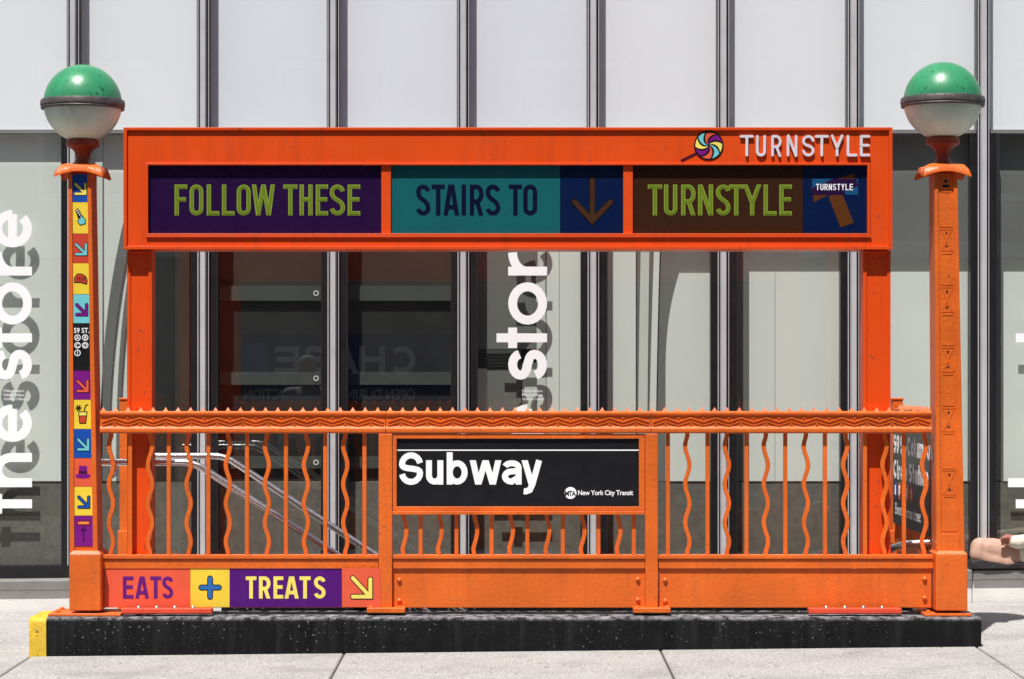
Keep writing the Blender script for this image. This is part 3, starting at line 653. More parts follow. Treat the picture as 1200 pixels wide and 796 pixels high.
        MB().add(v, f).build('cap_lip', OR, root, smooth=True)
    bx('cap_block', OR, root, gc[0]-.066, gc[0]+.066, Ym-.066, Ym+.066, cz-.01, cz+.055, .004)
    # neck and globe
    gr = .224; gzc = Z(gy, Ym)
    neck = [(.062, 0), (.062, .014), (.046, .022), (.038, .034), (.039, .048), (.045, .060), (.060, .074), (.086, .084), (.096, .088), (.096, .108), (.086, .114), (.07, .120)]
    nz = cz+.05; sc = (gzc-gr+.022-nz)/.12
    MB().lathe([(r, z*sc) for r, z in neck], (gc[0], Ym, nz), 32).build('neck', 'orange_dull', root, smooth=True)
    lo = [(gr*math.sin(a), -gr*math.cos(a)) for a in [math.radians(12+ 76*i/14) for i in range(15)]]
    MB().lathe(lo, (gc[0], Ym, gzc), 48).build('globe_lower', 'globe_frost', root, smooth=True)
    hi = [(gr*math.cos(a), gr*math.sin(a)) for a in [math.radians(2+ 87.9*i/14) for i in range(15)]]
    MB().lathe(hi, (gc[0], Ym, gzc), 48).build('globe_upper', 'globe_green', root, smooth=True)
    bd = [(gr-.01, -.036), (gr+.012, -.036), (gr+.016, -.028), (gr+.013, -.020), (gr+.018, -.014), (gr+.018, .006), (gr+.013, .018), (gr-.004, .022)]
    MB().lathe(bd, (gc[0], Ym, gzc), 56).build('globe_band', 'globe_band', root, smooth=True)
    return root
lamp_post(93.2, 98, 121.5, 'orange lamp post covered with colourful food and arrow stickers carrying a green topped globe', True)
lamp_post(1108.5, 1114, 118.5, 'plain orange lamp post with cast cross ornaments carrying a green topped globe', False)

# ================================================================== HEADER SIGN
OH = 'orange_header'
hd = thing('entrance_header', (0, 14.1, kt), 'orange steel portal sign with three dark lettered panels above the railing', 'sign')
Yh = 13.95; Yface = 13.964
def hb(name, a, b, c, d, Y0, Y1, par=hd, mat=OH, bev=.0015): return pb(name, mat, par, a, b, c, d, Y0, Y1, bev, Yr=Yh)
# fascia pieces around the openings
fm = MB(); ox, ix = (X(148.7, Yh), X(1041.9, Yh)), (X(170, Yh), X(1020.5, Yh)); oz, iz = (Z(288.3, Yh), Z(152.7, Yh)), (Z(276.2, Yh), Z(190.7, Yh))
v = [(x, y, z) for y in (Yface, 14.22) for x, z in ((ox[0], oz[0]), (ox[1], oz[0]), (ox[1], oz[1]), (ox[0], oz[1]), (ix[0], iz[0]), (ix[1], iz[0]), (ix[1], iz[1]), (ix[0], iz[1]))]
f = []
for i in range(4):
    j = (i+1) % 4; f += [(i, j, 4+j, 4+i), (8+i, 8+j, 12+j, 12+i), (i, j, 8+j, 8+i), (4+i, 4+j, 12+j, 12+i)]
fm.add(v, f).build('fascia', OH, hd)
hb('divider', 446.6, 457.8, 193.6, 273.4, Yface+.006, 14.0); hb('divider', 730.6, 741.8, 193.6, 273.4, Yface+.006, 14.0)
# projecting outer lip
for a, b, c, d in ((144.6, 1046, 149.3, 152.6), (144.6, 1046, 288.4, 292.4), (144.6, 148.6, 153, 288), (1042, 1046, 153, 288)): hb('outer_lip', a, b, c, d, Yh, 14.225)
# trim round the sign panels
for a, b, c, d in ((170.4, 1020.1, 190.9, 193.4), (170.4, 1020.1, 273.6, 276.0), (170.4, 173.2, 193.6, 273.4), (1016.8, 1020.1, 193.6, 273.4)): hb('panel_trim', a, b, c, d, Yface-.010, 14.0)
hb('bottom_sill', 171, 1021, 276.3, 278.2, Yface-.012, Yface-.0005)
bx('back_cover', OH, hd, X(150, Yh), X(1041, Yh), 14.226, 14.236, Z(288, Yh), Z(153, Yh))
# serrated mesh strip under the header, hung from it
mb = MB()
for i in range(150):
    px = 182+i*5.5; mb.add([(X(px, 14.1), 14.1, Z(292.6, 14.1)+.003), (X(px+3, 14.1), 14.1, Z(292.6, 14.1)+.003), (X(px+3, 14.103, ), 14.103, Z(294.6, 14.1)), (X(px, 14.103), 14.103, Z(294.6, 14.1))], [(0, 1, 2, 3)])
mb.build('bird_mesh', 'mullion_silver', hd, stuff=True)
for a, b, fl in ((149, 178, (174, 178)), (1011.5, 1043.5, (1011.5, 1015.5))):
    xa, xb = X(a, 14.01), X(b, 14.01)
    bx('column', OH, hd, xa, xb, 14.012, 14.15, kt, Z(293, Yh)-.001, .002)
    bx('column_flange', OH, hd, X(fl[0], 14.005), X(fl[1], 14.005), 14.003, 14.0115, kt+.02, Z(293, Yh)-.002)
    of = X(a, 14.01) if fl[0] > a else X(b-4, 14.01)
    bx('column_flange', OH, hd, of, of+4*14.01/F, 14.0045, 14.0115, kt+.02, Z(293, Yh)-.002)
    bx('column_foot', OH, hd, xa-.03, xb+.03, 13.99+.002, 14.17, kt-.001, kt+.014)
Yp = 13.985; k = Yp/F
def hpanel(a, b, mt, name='sign_panel', par=hd, dy=0): return pb(name, mt, par, a, b, 193.2, 273.8, Yp+dy, Yp+.02+dy, Yr=Yp)
def hletters(pn, spec, ox, m1, m2=None, t=5.0):
    for ch, a, b in spec:
        a = a/3.53+ox; b = b/3.53+ox
        letter(ch, (b-a)*k, 36.2*k, t*k, off(front(Yp), X(a, Yp), Z(252.6, Yp)), 0, .0008, m1, pn)
        if m2:
            s = .9; letter(ch, (b-a-2.2)*k, 34*k, (t-2.2)*k, off(front(Yp), X(a+1.1, Yp), Z(251.5, Yp)), 0, .0022, m2, pn)
p1 = hpanel(173.3, 446.5, 'h_purple')
hletters(p1, (('F', 228, 280), ('O', 290, 347), ('L', 361, 413), ('L', 424, 476), ('O', 485, 543), ('W', 548, 643), ('T', 678, 736), ('H', 745, 799), ('E', 812, 863), ('S', 870, 933), ('E', 944, 996)), 140, 'h_leaf_edge', 'h_leaf')
p2 = hpanel(457.9, 656.3, 'h_teal')
hletters(p2, (('S', 168, 227), ('T', 232, 287), ('A', 281, 346), ('I', 357, 374), ('R', 390, 447), ('S', 456, 516), ('T', 551, 607), ('O', 611, 669)), 440, 'h_indigo', None, 5.2)
p2b = hpanel(656.5, 730.5, 'h_navy')
for tt, mm, d in ((8.2, 'c_outline', .0008), (5.6, 'h_arrow_brown', .0018)):
    M = MB(); A = lambda x, y: (X(440+x/3.53, Yp), Z(140+y/3.53, Yp))
    M.stroke([A(897, 252), A(897, 420)], tt*k, front(Yp), 0, d, rnd=True); M.stroke([A(824, 342), A(897, 420), A(972, 342)], tt*k, front(Yp), 0, d+.0003, rnd=True); M.build('arrow', mm, p2b)
p3 = hpanel(741.9, 940.8, 'h_brown')
hletters(p3, (('T', 138, 197), ('U', 205, 260), ('R', 276, 336), ('N', 346, 408), ('S', 420, 480), ('T', 474, 534), ('Y', 532, 608), ('L', 617, 671), ('E', 682, 734)), 720, 'h_leaf_edge', 'h_leaf')
p3b = hpanel(941, 1016.7, 'h_navy')
A = lambda x, y: (X(720+x/3.53, Yp), Z(140+y/3.53, Yp))
MB().prism([A(815, 282), A(990, 222), A(1000, 255), A(825, 343)], front(Yp), 0, .0006).build('logo_bar', 'h_rust', p3b)
MB().prism([A(885, 318), A(938, 296), A(990, 428), A(935, 447)], front(Yp), 0, .0008).build('logo_stem', 'h_rust', p3b)
MB().prism([A(818, 246), A(1008, 246), A(1008, 312), A(818, 312)], front(Yp), 0, .0010).build('logo_plate', 'h_skyblue', p3b)
MB().prism([A(818, 284), A(905, 246), A(1000, 246), A(1008, 276), A(950, 298), A(956, 312), A(818, 312)], front(Yp), 0, .0014).build('logo_overlap', 'h_plum', p3b)
k3 = Yp/F/3.53
for i, ch in enumerate('TURNSTYLE'):
    letter(ch, 13.5*k3, 26*k3, 3.8*k3, off(front(Yp), A(834+17.4*i, 0)[0], A(0, 293)[1]), .0, .002, 'letter_white', p3b)
# raised white TURNSTYLE letters
kf = Yface/F; B = lambda x, y: (X(720+x/3.53, Yface), Z(140+y/3.53, Yface))
for ch, a, b in (('T', 518, 576), ('U', 585, 626), ('R', 648, 690), ('N', 712, 756), ('S', 776, 826), ('T', 828, 886), ('Y', 893, 947), ('L', 960, 1004), ('E', 1015, 1057)):
    letter(ch, (b-a)/3.53*kf, 88/3.53*kf, 10.6/3.53*kf, off(front(Yface), *B(a, 154)), -.002, .014, 'c_lilac', hd, rnd=True, name='raised_letter')
# pinwheel lollipop
lp = MB().prism([(B(390, 108)[0]+61/3.53*kf*math.cos(a*math.pi/20), B(390, 108)[1]+61/3.53*kf*math.sin(a*math.pi/20)) for a in range(40)], front(Yface), 0, .004).build('lollipop', 'c_outline', hd)
MB().stroke([B(347, 136), B(276, 171)], 9/3.53*kf, front(Yface), 0, .003).build('lollipop_stick', 'c_dkplum', lp)
cx, cy = B(390, 108); rr = 55/3.53*kf
for i, mt in enumerate(('c_coral', 'c_magenta', 'c_paleyellow', 'c_cyan', 'c_coral', 'c_magenta', 'c_paleyellow', 'c_cyan')):
    a0 = math.radians(100-45*i); pts = []
    for q in range(9): r = rr*(.10+.90*q/8); a = a0-math.radians(4)-math.radians(50)*(1-q/8)*-1*.9+math.radians(0); pts.append((cx+r*math.cos(a), cy+r*math.sin(a)))
    a1 = a0-math.radians(36)
    st_ = math.atan2(pts[-1][1]-cy, pts[-1][0]-cx)
    for q in range(1, 6): a = st_-math.radians(37)*q/5; pts.append((cx+rr*math.cos(a), cy+rr*math.sin(a)))
    for q in range(8, -1, -1):
        r = rr*(.10+.90*q/8); a = a0-math.radians(4)+math.radians(45)*(1-q/8)-math.radians(37)*(q/8*.55+.45); 
        if q < 8: pts.append((cx+r*math.cos(a), cy+r*math.sin(a)))
    MB().prism(pts, front(Yface), .003, .0055).build('swirl', mt, lp)

# ================================================================== RIGHT SIDE RAILING, FAR POSTS
sr = thing('side_railing', (2.43, 14.8, kt), 'orange spiked railing closing the right end of the stairs', 'railing')
xs_ = X(1092, 14.02)
sx0, sx1 = 2.440, 2.505
bx('top_rail', OR, sr, sx0, sx1, 14.11, 15.49, Z(507, 14), Z(482.5, 14), .006)
bx('lower_rail', OR, sr, sx0+.01, sx1-.01, 14.14, 15.47, Z(666, 14), Z(651, 14), .003); bx('kick_panel', OR, sr, 2.458, 2.482, 14.14, 15.47, kt+.01, Z(666.5, 14), .002)
s0 = None
for i in range(20):
    loc = (2.472, 14.15+.0686*i, Z(482.5, 14))
    if s0 is None:
        s0 = MB(); q = spike_mesh(); s0.add([(y, x, z) for x, y, z in q.v], q.f); s0 = s0.build('spike', OR, sr); setpos(s0, loc)
    else: dup(s0, loc, sr)
bl = None
for i in range(11):
    loc = (2.472, 14.2+.115*i, Z(651, 14)-.001)
    if bl is None: bl = MB().box(-.011, .011, -.011, .011, 0, Z(507, 14)-Z(651, 14)+.002).build('straight_baluster', OR, sr); setpos(bl, loc)
    else: dup(bl, loc, sr)
for px, nm, lab in ((1052, 'corner_post', 'orange square corner post behind the right header column at the end of the side railing'), (146.3, 'corner_post', 'orange square corner post behind the left header column beside the stair entrance')):
    Yc = 15.53; c = X(px, Yc); hw_ = .034
    cp = thing(nm, (c, Yc+.03, 0), lab, 'post')
    bx('shaft', OR, cp, c-hw_, c+hw_, Yc, Yc+.07, gz(c, Yc)-.05, Z(466.5, Yc)-.012, .003); bx('post_cap', OR, cp, c-hw_-.006, c+hw_+.006, Yc-.006, Yc+.076, Z(466.5, Yc)-.0115, Z(466.5, Yc), .003)
    bx('sleeve', OR, cp, c-hw_-.010, c+hw_+.010, Yc-.010, Yc+.08, gz(c, Yc)-.05, Z(622, Yc), .003)
# station sign hung inside the side railing
sg = thing('station_sign', (2.39, 14.8, Z(640, 14.8)), 'black 59 St-Columbus Circle Station sign with coloured route discs hung inside the side railing', 'sign')
xs0 = 2.432
bd = bx('board', 'sign_black', sg, xs0, 2.4395, 14.115, 15.48, .63, 1.27)
m_ = lambda u0, v0: (lambda u, v, d: (xs0-d, 15.45-u0-u, v0+v))
bx('white_line', 'letter_white', bd, xs0-.001, xs0, 14.12, 15.475, 1.232, 1.240)
def line(s, v0, cap, t, gap, wmap, u=0.0, mat='letter_white', nm='letter'):
    for ch in s:
        if ch == ' ': u += cap*.3; continue
        wd = cap*1.36*wmap.get(ch, .58); up = ch.isupper() or ch.isdigit()
        letter(ch, wd, cap if (up or ch in 'l-') else cap*.74, t, m_(u, v0), 0, .0012, mat, bd, name=nm, asc=1.35); u += wd+gap
    return u
WM = {'m': .9, 'l': .16, 'i': .16, 't': .36, 'r': .36, '-': .32, '1': .4, 'S': .64, 'C': .7, 'w': .8, 'a': .56, 'b': .58, 'E': .54}
line('59 St-Columbus', 1.075, .118, .027, .022, WM); line('Circle Station', .915, .118, .027, .026, WM)
for i, (t_, mt) in enumerate((('A', 'badge_a'), ('B', 'badge_b'), ('C', 'badge_a'), ('D', 'badge_b'), ('1', 'badge_1'))):
    u = .07+.155*i
    d_ = MB().prism([(a, b) for a, b in disc(u, .845, .056, 24)], m_(0, 0), 0, .001).build('route_disc', 'c_'+mt, bd)
    letter(t_, .045, .062, .012, m_(u-.0225, .814), .001, .003, 'letter_white', d_, name='route_letter')
u_ = .06
for wd_ in ('Elevator', 'across', 'street'):
    o_ = text_obj('word', wd_, .098, m_(u_, .695), 'letter_white', bd, .0012, .02, sx=1.1)
    u_ += max(v.co.y for v in o_.data.vertices)-min(v.co.y for v in o_.data.vertices)+.035

# ================================================================== HANDRAILS
def bend_path(p0, p1, p2, r=.07):
    a = (Vector(p0)-Vector(p1)).normalized(); b = (Vector(p2)-Vector(p1)).normalized(); P = [Vector(p0)]
    A_, B_ = Vector(p1)+a*r, Vector(p1)+b*r
    for i in range(7): t = i/6; P.append((1-t)**2*A_+2*t*(1-t)*Vector(p1)+t*t*B_)
    P.append(Vector(p2)); return P
hr = thing('handrail', (X(228, 14.27), 14.27, 0), 'polished steel handrail running down the stairs close behind the orange balusters', 'handrail', 'stair handrails')
Yn = 14.27
e1 = (X(396, Yn), Z(651, Yn)); b1 = (X(227, Yn), Z(542, Yn)); slope = (e1[1]-b1[1])/(e1[0]-b1[0])
MB().tube(bend_path((X(112, Yn), Yn, Z(542, Yn)), (b1[0], Yn, b1[1]), (2.0, Yn, b1[1]+slope*(2.0-b1[0]))), .021, 14).build('tube', 'steel_pipe', hr, smooth=True)
for xx in (-2.33, -.6, .9): 
    zz = b1[1] if xx < b1[0] else b1[1]+slope*(xx-b1[0]); MB().tube([(xx, Yn, zz-.02), (xx, Yn-.02, zz-.07), (xx, Yn-.10, zz-.08), (xx, Yn-.26, zz-.08)] if xx < -2 else [(xx, Yn, zz-.02), (xx, Yn-.02, zz-.06), (xx, Yn-.08, zz-.07)], .008, 8).build('bracket', 'steel_pipe', hr, smooth=True)
hr = thing('handrail', (X(262, 15.32), 15.32, 0), 'polished steel handrail running down the far side of the stairs', 'handrail', 'stair handrails')
Yn = 15.32; b1 = (X(263, Yn), Z(534.5, Yn)); e1 = (X(444, Yn), Z(653, Yn)); slope = (e1[1]-b1[1])/(e1[0]-b1[0])
MB().tube(bend_path((X(164, Yn), Yn, Z(534.5, Yn)), (b1[0], Yn, b1[1]), (2.0, Yn, b1[1]+slope*(2.0-b1[0]))), .021, 14).build('tube', 'steel_pipe', hr, smooth=True)
MB().tube([(X(163.5, Yn), Yn, Z(534.5, Yn)+.004), (X(163.5, Yn), Yn, .0)], .02, 14).build('upright', 'steel_pipe', hr, smooth=True)
for xx in (-.4, 1.0):
    zz = b1[1]+slope*(xx-b1[0]); MB().tube([(xx, Yn, zz-.02), (xx, Yn+.02, zz-.06), (xx, Yn+.19, zz-.07)], .008, 8).build('bracket', 'steel_pipe', hr, smooth=True)
hr = thing('grab_bar', (X(1075, 14.13), 14.13, Z(640, 14.13)), 'short polished steel bar low in front of the station sign', 'handrail')
MB().tube([(X(1047, 14.2), 14.36, Z(645, 14.2)), (X(1056, 14.15), 14.17, Z(639.5, 14.15)), (X(1064, 14.13), 14.135, Z(637, 14.13)), (X(1098, 14.12), 14.12, Z(635.5, 14.12))], .019, 12).build('tube', 'steel_pipe', hr, smooth=True)
MB().tube([(X(1046, 14.2), 14.37, Z(645.5, 14.2)), (X(1049, 14.2), 14.33, Z(644.2, 14.2))], .03, 14).build('end_flange', 'steel_pipe', hr, smooth=True)

# ================================================================== STORE BUILDING
Yg = 16.30
bld = thing('store_building', (0, Yg, 0), 'pale glass fronted store with silver mullions behind the subway entrance', 'building')
def cop(x): return .245+.0112*x
# plinth and sloping coping
def slopebox(name, mat, xa, xb, Y0, Y1, zfa, zfb, par=bld, bevel=0):   # zf(x) bottom and top
    return MB().hexa([(xa, Y0, zfa(xa)), (xb, Y0, zfa(xb)), (xb, Y1, zfa(xb)), (xa, Y1, zfa(xa))], [(xa, Y0, zfb(xa)), (xb, Y0, zfb(xb)), (xb, Y1, zfb(xb)), (xa, Y1, zfb(xa))]).build(name, mat, par, bevel=bevel)
pj = [-9.5, -6.4, -3.55, -1.2, 1.15, 3.05, 5.8, 9.5]
for a, b in zip(pj[:-1], pj[1:]):
    slopebox('plinth_stone', 'plinth_stone', a+.002, b-.002, 16.075, 16.6, lambda x: -.25, lambda x: cop(x)-.066, bevel=.003)
    slopebox('coping_stone', 'coping_stone', a+.0025, b-.0025, 16.05, 16.6, lambda x: cop(x)-.065, cop, bevel=.005)
MUL = [86+152.2*i for i in range(-5, 13)]
MUL = [m-.15*max(0, i-5) if 5 <= i <= 12 else m for i, m in enumerate(MUL)]
zs = Z(154, Yg); ztop = 6.2
slopebox('bottom_frame', 'frame_black', -9.4, 9.4, 16.255, 16.36, lambda x: cop(x)+.001, lambda x: cop(x)+.085)
bx('transom', 'panel_grey', bld, -9.4, 9.4, 16.3085, 16.399, zs-.012, zs+.012)
bx('parapet', 'mullion_silver', bld, -9.5, 9.5, 16.2, 16.9, ztop+.02, ztop+.4)
m0 = None
for i, mx_ in enumerate(MUL):
    c = X(mx_+1, Yg)
    if m0 is None:
        m0 = [MB().prism([(-.022, 0), (-.022, -.04), (-.015, -.07), (.015, -.07), (.022, -.04), (.022, 0)], lambda u, v, d: (u, v, d), cop(-9), ztop).build('mullion', 'mullion_silver', bld),
              MB().box(-.044, -.0225, -.035, .06, cop(-9), ztop).build('mullion_side', 'mullion_grey', bld), MB().box(.0225, .038, -.035, .06, cop(-9), ztop).build('mullion_side', 'mullion_grey', bld),
              MB().box(-.085, -.0445, -.014, .06, cop(-9)+.1, zs-.013).build('window_frame', 'frame_black', bld), MB().box(.0385, .096, -.014, .06, cop(-9)+.1, zs-.013).build('window_frame', 'frame_black', bld),
              MB().box(-.038, -.0325, -.042, -.0352, cop(-9), ztop).build('glazing_bead', 'mullion_silver', bld), MB().box(.0335, .0375, -.040, -.0352, cop(-9), ztop).build('glazing_bead', 'mullion_silver', bld),
              MB().box(-.0835, -.0785, -.018, -.0142, cop(-9)+.1, zs-.013).build('glazing_bead', 'mullion_grey', bld), MB().box(.0900, .0955, -.018, -.0142, cop(-9)+.1, zs-.013).build('glazing_bead', 'mullion_grey', bld)]
        base = [(0, -.035, 0), (-.033, 0, 0), (.030, 0, 0), (-.065, 0, .1), (.077, 0, .1)]
        zz0 = [WL[o.name].z for o in m0]
        offs = [WL[o.name].copy() for o in m0]
    if i == 0:
        for o, of in zip(m0, offs): setpos(o, (c+of.x, Yg+of.y, of.z))
    else:
        for o, of in zip(m0, offs): dup(o, (c+of.x, Yg+of.y, of.z), bld)
# glass and opaque upper panels, bay by bay
panes = {}
for i in range(len(MUL)-1):
    xa, xb = X(MUL[i]+1, Yg)+.04, X(MUL[i+1]+1, Yg)-.046
    blue = i-4 in (2, 3, 4)  # bays where the cool shade and sky reflection are painted into the panel
    bx('upper_panel', 'spandrel_sky_shade' if blue else 'spandrel_white', bld, xa-.02, xb+.02, Yg+.085, Yg+.098, zs+.0125, ztop); bx('upper_glass', 'clear_glass', bld, xa, xb, Yg+.0, Yg+.008, zs+.0125, ztop)
    bx('upper_panel_edge', 'mullion_grey', bld, xa+.0, xa+.012, Yg+.0, Yg+.0195, zs+.0125, ztop) if False else None
    panes[i-4] = bx('glass_pane', 'shop_glass', bld, xa+.057, xb-.04, Yg, Yg+.008, cop(xa)+.08, zs-.0125)
# interior shell
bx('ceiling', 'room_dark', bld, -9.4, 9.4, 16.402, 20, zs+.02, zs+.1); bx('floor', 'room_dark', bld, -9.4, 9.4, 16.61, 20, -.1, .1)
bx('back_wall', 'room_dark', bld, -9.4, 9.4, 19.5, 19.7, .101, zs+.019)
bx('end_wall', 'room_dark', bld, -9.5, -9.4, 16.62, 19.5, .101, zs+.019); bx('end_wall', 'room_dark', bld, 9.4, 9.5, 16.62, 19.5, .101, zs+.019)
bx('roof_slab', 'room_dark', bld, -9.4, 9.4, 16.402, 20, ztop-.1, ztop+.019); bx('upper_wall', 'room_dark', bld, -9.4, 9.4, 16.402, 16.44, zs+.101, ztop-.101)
# knee wall of ribbed concrete inside the glass
bx('knee_wall', 'knee_wall', bld, -9.3, 9.3, Yg+.092, 16.6, .0, Z(565, Yg+.092))
# window lettering
def the_store(bay, base_px, only=None):
    Yl = Yg-.0; k = Yl/F
    for ch, ylo, yhi in (('t', 602, 579), ('h', 571, 531), ('e', 518, 474), ('s', 445, 410), ('t', 408, 384), ('o', 380.5, 331), ('r', 323, 296), ('e', 290, 246)):
        m = lambda u, v, d, y=ylo: (X(base_px, Yl)-v, Yl-d, Z(y, Yl)+u)
        letter(ch, (ylo-yhi)*k, 45.5*k, 10.4*k, m, 0, .0015, 'letter_white', panes[bay], asc=1.5 if ch == 'h' else 1.30)
the_store(0-0, 37.5) if 0 in panes else None
the_store(4, 641); the_store(8, 1249.5)
for bay, bx_ in ((0, 37.5), (4, 641)):
    k = Yg/F
    for q, s in enumerate(('9:00am-9:00pm', '9:00am-9:00pm', '10:00am-7:00pm')):
        text_obj('hours_lettering', s, 3.9*k, (lambda u, v, d, q=q: (X(bx_-37.5+8+(0 if bay else -4)+u/k, Yg), Yg-.0012, Z(459.5+4.8*q, Yg)+v)), 'letter_white', panes[bay], .001, 0)

# ---- things standing inside the windows
def board(poly, Y0, th, mat, label, name='display_board', cat='board', group='boards inside the store windows'):
    o = MB().prism([(X(a, Y0), Z(b, Y0)) for a, b in poly], lambda u, v, d: (u, Y0+d, v), 0, th).build(name, mat, None); return tag(o, label, cat, group)
def rect(a, b, c, d): return [(a, d), (b, d), (b, c), (a, c)]
Yi = Yg+.085
KB = 564
board(rect(-55, 71.5, 157, KB), Yi, .012, 'board_white', 'white board behind the upright store lettering at the left window')
board(rect(96, 120, 157, KB), Yi, .012, 'board_white', 'white strip board between the stickered lamp post and the curved grey bands')
def curve_band(xt0, xb0, y0, y1, w0, w1, p=2.2):
    L = []; R = []
    for i in range(15):
        q = i/14; y = y0+(y1-y0)*q; xx = xb0+(xt0-xb0)*(1-q)**p; ww = w0+(w1-w0)*q; L.append((xx, y)); R.append((xx+ww, y))
    return L+R[::-1]
def bandpiece(a, Y0, mat, label, name='curved_band'):
    n = len(a)//2; mb = MB(); Lp = a[:n]; Rp = a[n:][::-1]; v = []; f = []
    for (p, q) in zip(Lp, Rp): v += [(X(p[0], Y0), Y0, Z(p[1], Y0)), (X(q[0], Y0), Y0, Z(q[1], Y0)), (X(q[0], Y0), Y0+.01, Z(q[1], Y0)), (X(p[0], Y0), Y0+.01, Z(p[1], Y0))]
    for i in range(n-1):
        for k in range(4): f.append((4*i+k, 4*i+(k+1) % 4, 4*i+4+(k+1) % 4, 4*i+4+k))
    f += [(0, 1, 2, 3), (4*n-4, 4*n-3, 4*n-2, 4*n-1)]
    return tag(mb.add(v, f).build(name, mat, None, smooth=True), label, 'board', 'boards inside the store windows')
board(rect(120.5, 152, 157, KB), Yi+.02, .012, 'board_white', 'narrow white board behind the curved grey bands beside the left header column')
bandpiece(curve_band(176, 117, 157, KB, 14, 10, 2.6), Yi, 'panel_grey', 'broad grey curved band in the window between stickered lamp post and left header column')
bandpiece(curve_band(190, 136, 157, KB, 6, 4, 2.6), Yi, 'panel_grey', 'thin grey curved band in the window touching the left header column')
board(rect(152.5, 204, 157, KB), Yi+.03, .012, 'panel_dark', 'dark green-black panel beside the left header column')
board(rect(204.5, 222, 157, KB), Yi+.03, .012, 'panel_brown', 'narrow brown upright board beside the dark green-black panel')
for a, b, lab in ((246, 382, 'dark brown display panel behind the first bare window right of the left header column'), (399, 532, 'dark brown display panel behind the window left of the stor lettering')):
    dp = thing('window_display', (X((a+b)/2, Yi+.1), Yi+.1, Z(KB, Yi+.1)), lab, 'window display', 'dark window displays of the store')
    pb('backing', 'panel_dark', dp, a, b, 336, KB, Yi+.1, Yi+.115); pb('header_board', 'panel_brown', dp, a, b, 157, 335.5, Yi+.1, Yi+.115)
    for r0, r1 in ((335, 352.5), (436, 451), (535, 549)):
        br = pb('cross_bar', 'bar_green', dp, a+8 if a < 300 else a+3, b-3, r0, r1, Yi+.07, Yi+.098)
        cxp, cyp = (370.5, (r0+r1)/2)
        if a < 300 or r0 > 500: MB().stroke([(X((cxp if a < 300 else 520)+2.6*math.cos(q*math.pi/8), Yi+.07), Z(cyp+2.6*math.sin(q*math.pi/8), Yi+.07)) for q in range(16)], 1.3*Yi/F, front(Yi+.07), 0, .004, True).build('washer', 'letter_white', br)
board(rect(553, 640, 157, 409), Yi+.05, .012, 'panel_grey', 'mid grey board behind the stor lettering')
board(rect(612, 640, 425, KB), Yi+.035, .012, 'board_sage', 'pale sage board below the grey board behind the stor lettering')
board(rect(571, 611, 432, KB), Yi+.05, .012, 'panel_grey', 'small grey board under the louvred vent')
board(rect(553, 570.5, 432, KB), Yi+.045, .012, 'board_sage', 'narrow pale upright left of the small grey board')
vt = thing('louvre_vent', (X(590, Yi), Yi+.04, Z(432, Yi)), 'grey louvred vent inside the window left of the white s', 'vent')
pb('backing', 'bar_green', vt, 553, 611, 409.5, 431.5, Yi+.045, Yi+.055)
for q in range(5): pb('slat', 'panel_dark', vt, 555, 609, 414+3.6*q, 415.6+3.6*q, Yi+.040, Yi+.0445)
bandpiece(curve_band(626, 630, 157, 560, 12, 10, 1.4), Yi+.01, 'board_sage', 'slim pale curved strip running behind the stor lettering', 'curved_strip')
board(rect(640.5, 655, 157, KB), Yi+.008, .012, 'board_white', 'narrow white board catching the shadow of the stor lettering'); board(rect(655.6, 680, 157, KB), Yi, .012, 'board_white', 'white upright board at the right edge of the stor window')
board(rect(706, 745, 157, KB), Yi, .012, 'board_white', 'white upright board left of the two thin curved strips')
board(rect(736, 840, 157, KB), Yi+.022, .012, 'panel_grey', 'grey board behind the thin curved strips and the round edged board')
bandpiece(curve_band(754, 747.5, 157, KB, 10, 11, 1.6), Yi+.01, 'board_sage', 'sage curved strip beside the white upright board', 'curved_strip'); bandpiece(curve_band(772, 760.5, 157, KB, 6, 8, 1.6), Yi, 'board_white', 'white curved strip nearest the round edged board', 'curved_strip')
ce = [(796-16*(1-(1-q/12)**2.4), 320+ (120)*q/12) for q in range(13)]
board([(836, KB), (836, 320)]+ce+[(780, KB)], Yi, .012, 'board_white', 'white board with a curved left edge in the middle right window')
board(rect(855, 992, 157, KB), Yi+.022, .012, 'panel_grey', 'grey board framing the large white panel left of the right header column')
board(rect(878, 908, 318.5, KB), Yi, .012, 'board_white', 'narrow white panel beside the large white panel left of the right column'); board(rect(908.5, 984, 318.5, KB), Yi+.001, .012, 'board_white', 'large white panel left of the right header column')
board(rect(1006, 1140, 157, 322), Yi+.022, .012, 'panel_grey', 'olive grey board above the white panel behind the plain lamp post')
board(rect(1010, 1134, 318.5, KB), Yi, .012, 'board_white', 'white panel behind the plain lamp post')
board(rect(1160, 1290, 157, KB), Yi+.022, .012, 'panel_grey', 'olive grey board above the white panel at the right end window')
board(rect(1176, 1290, 318.5, KB), Yi, .012, 'board_white', 'white panel in the window right of the plain lamp post')

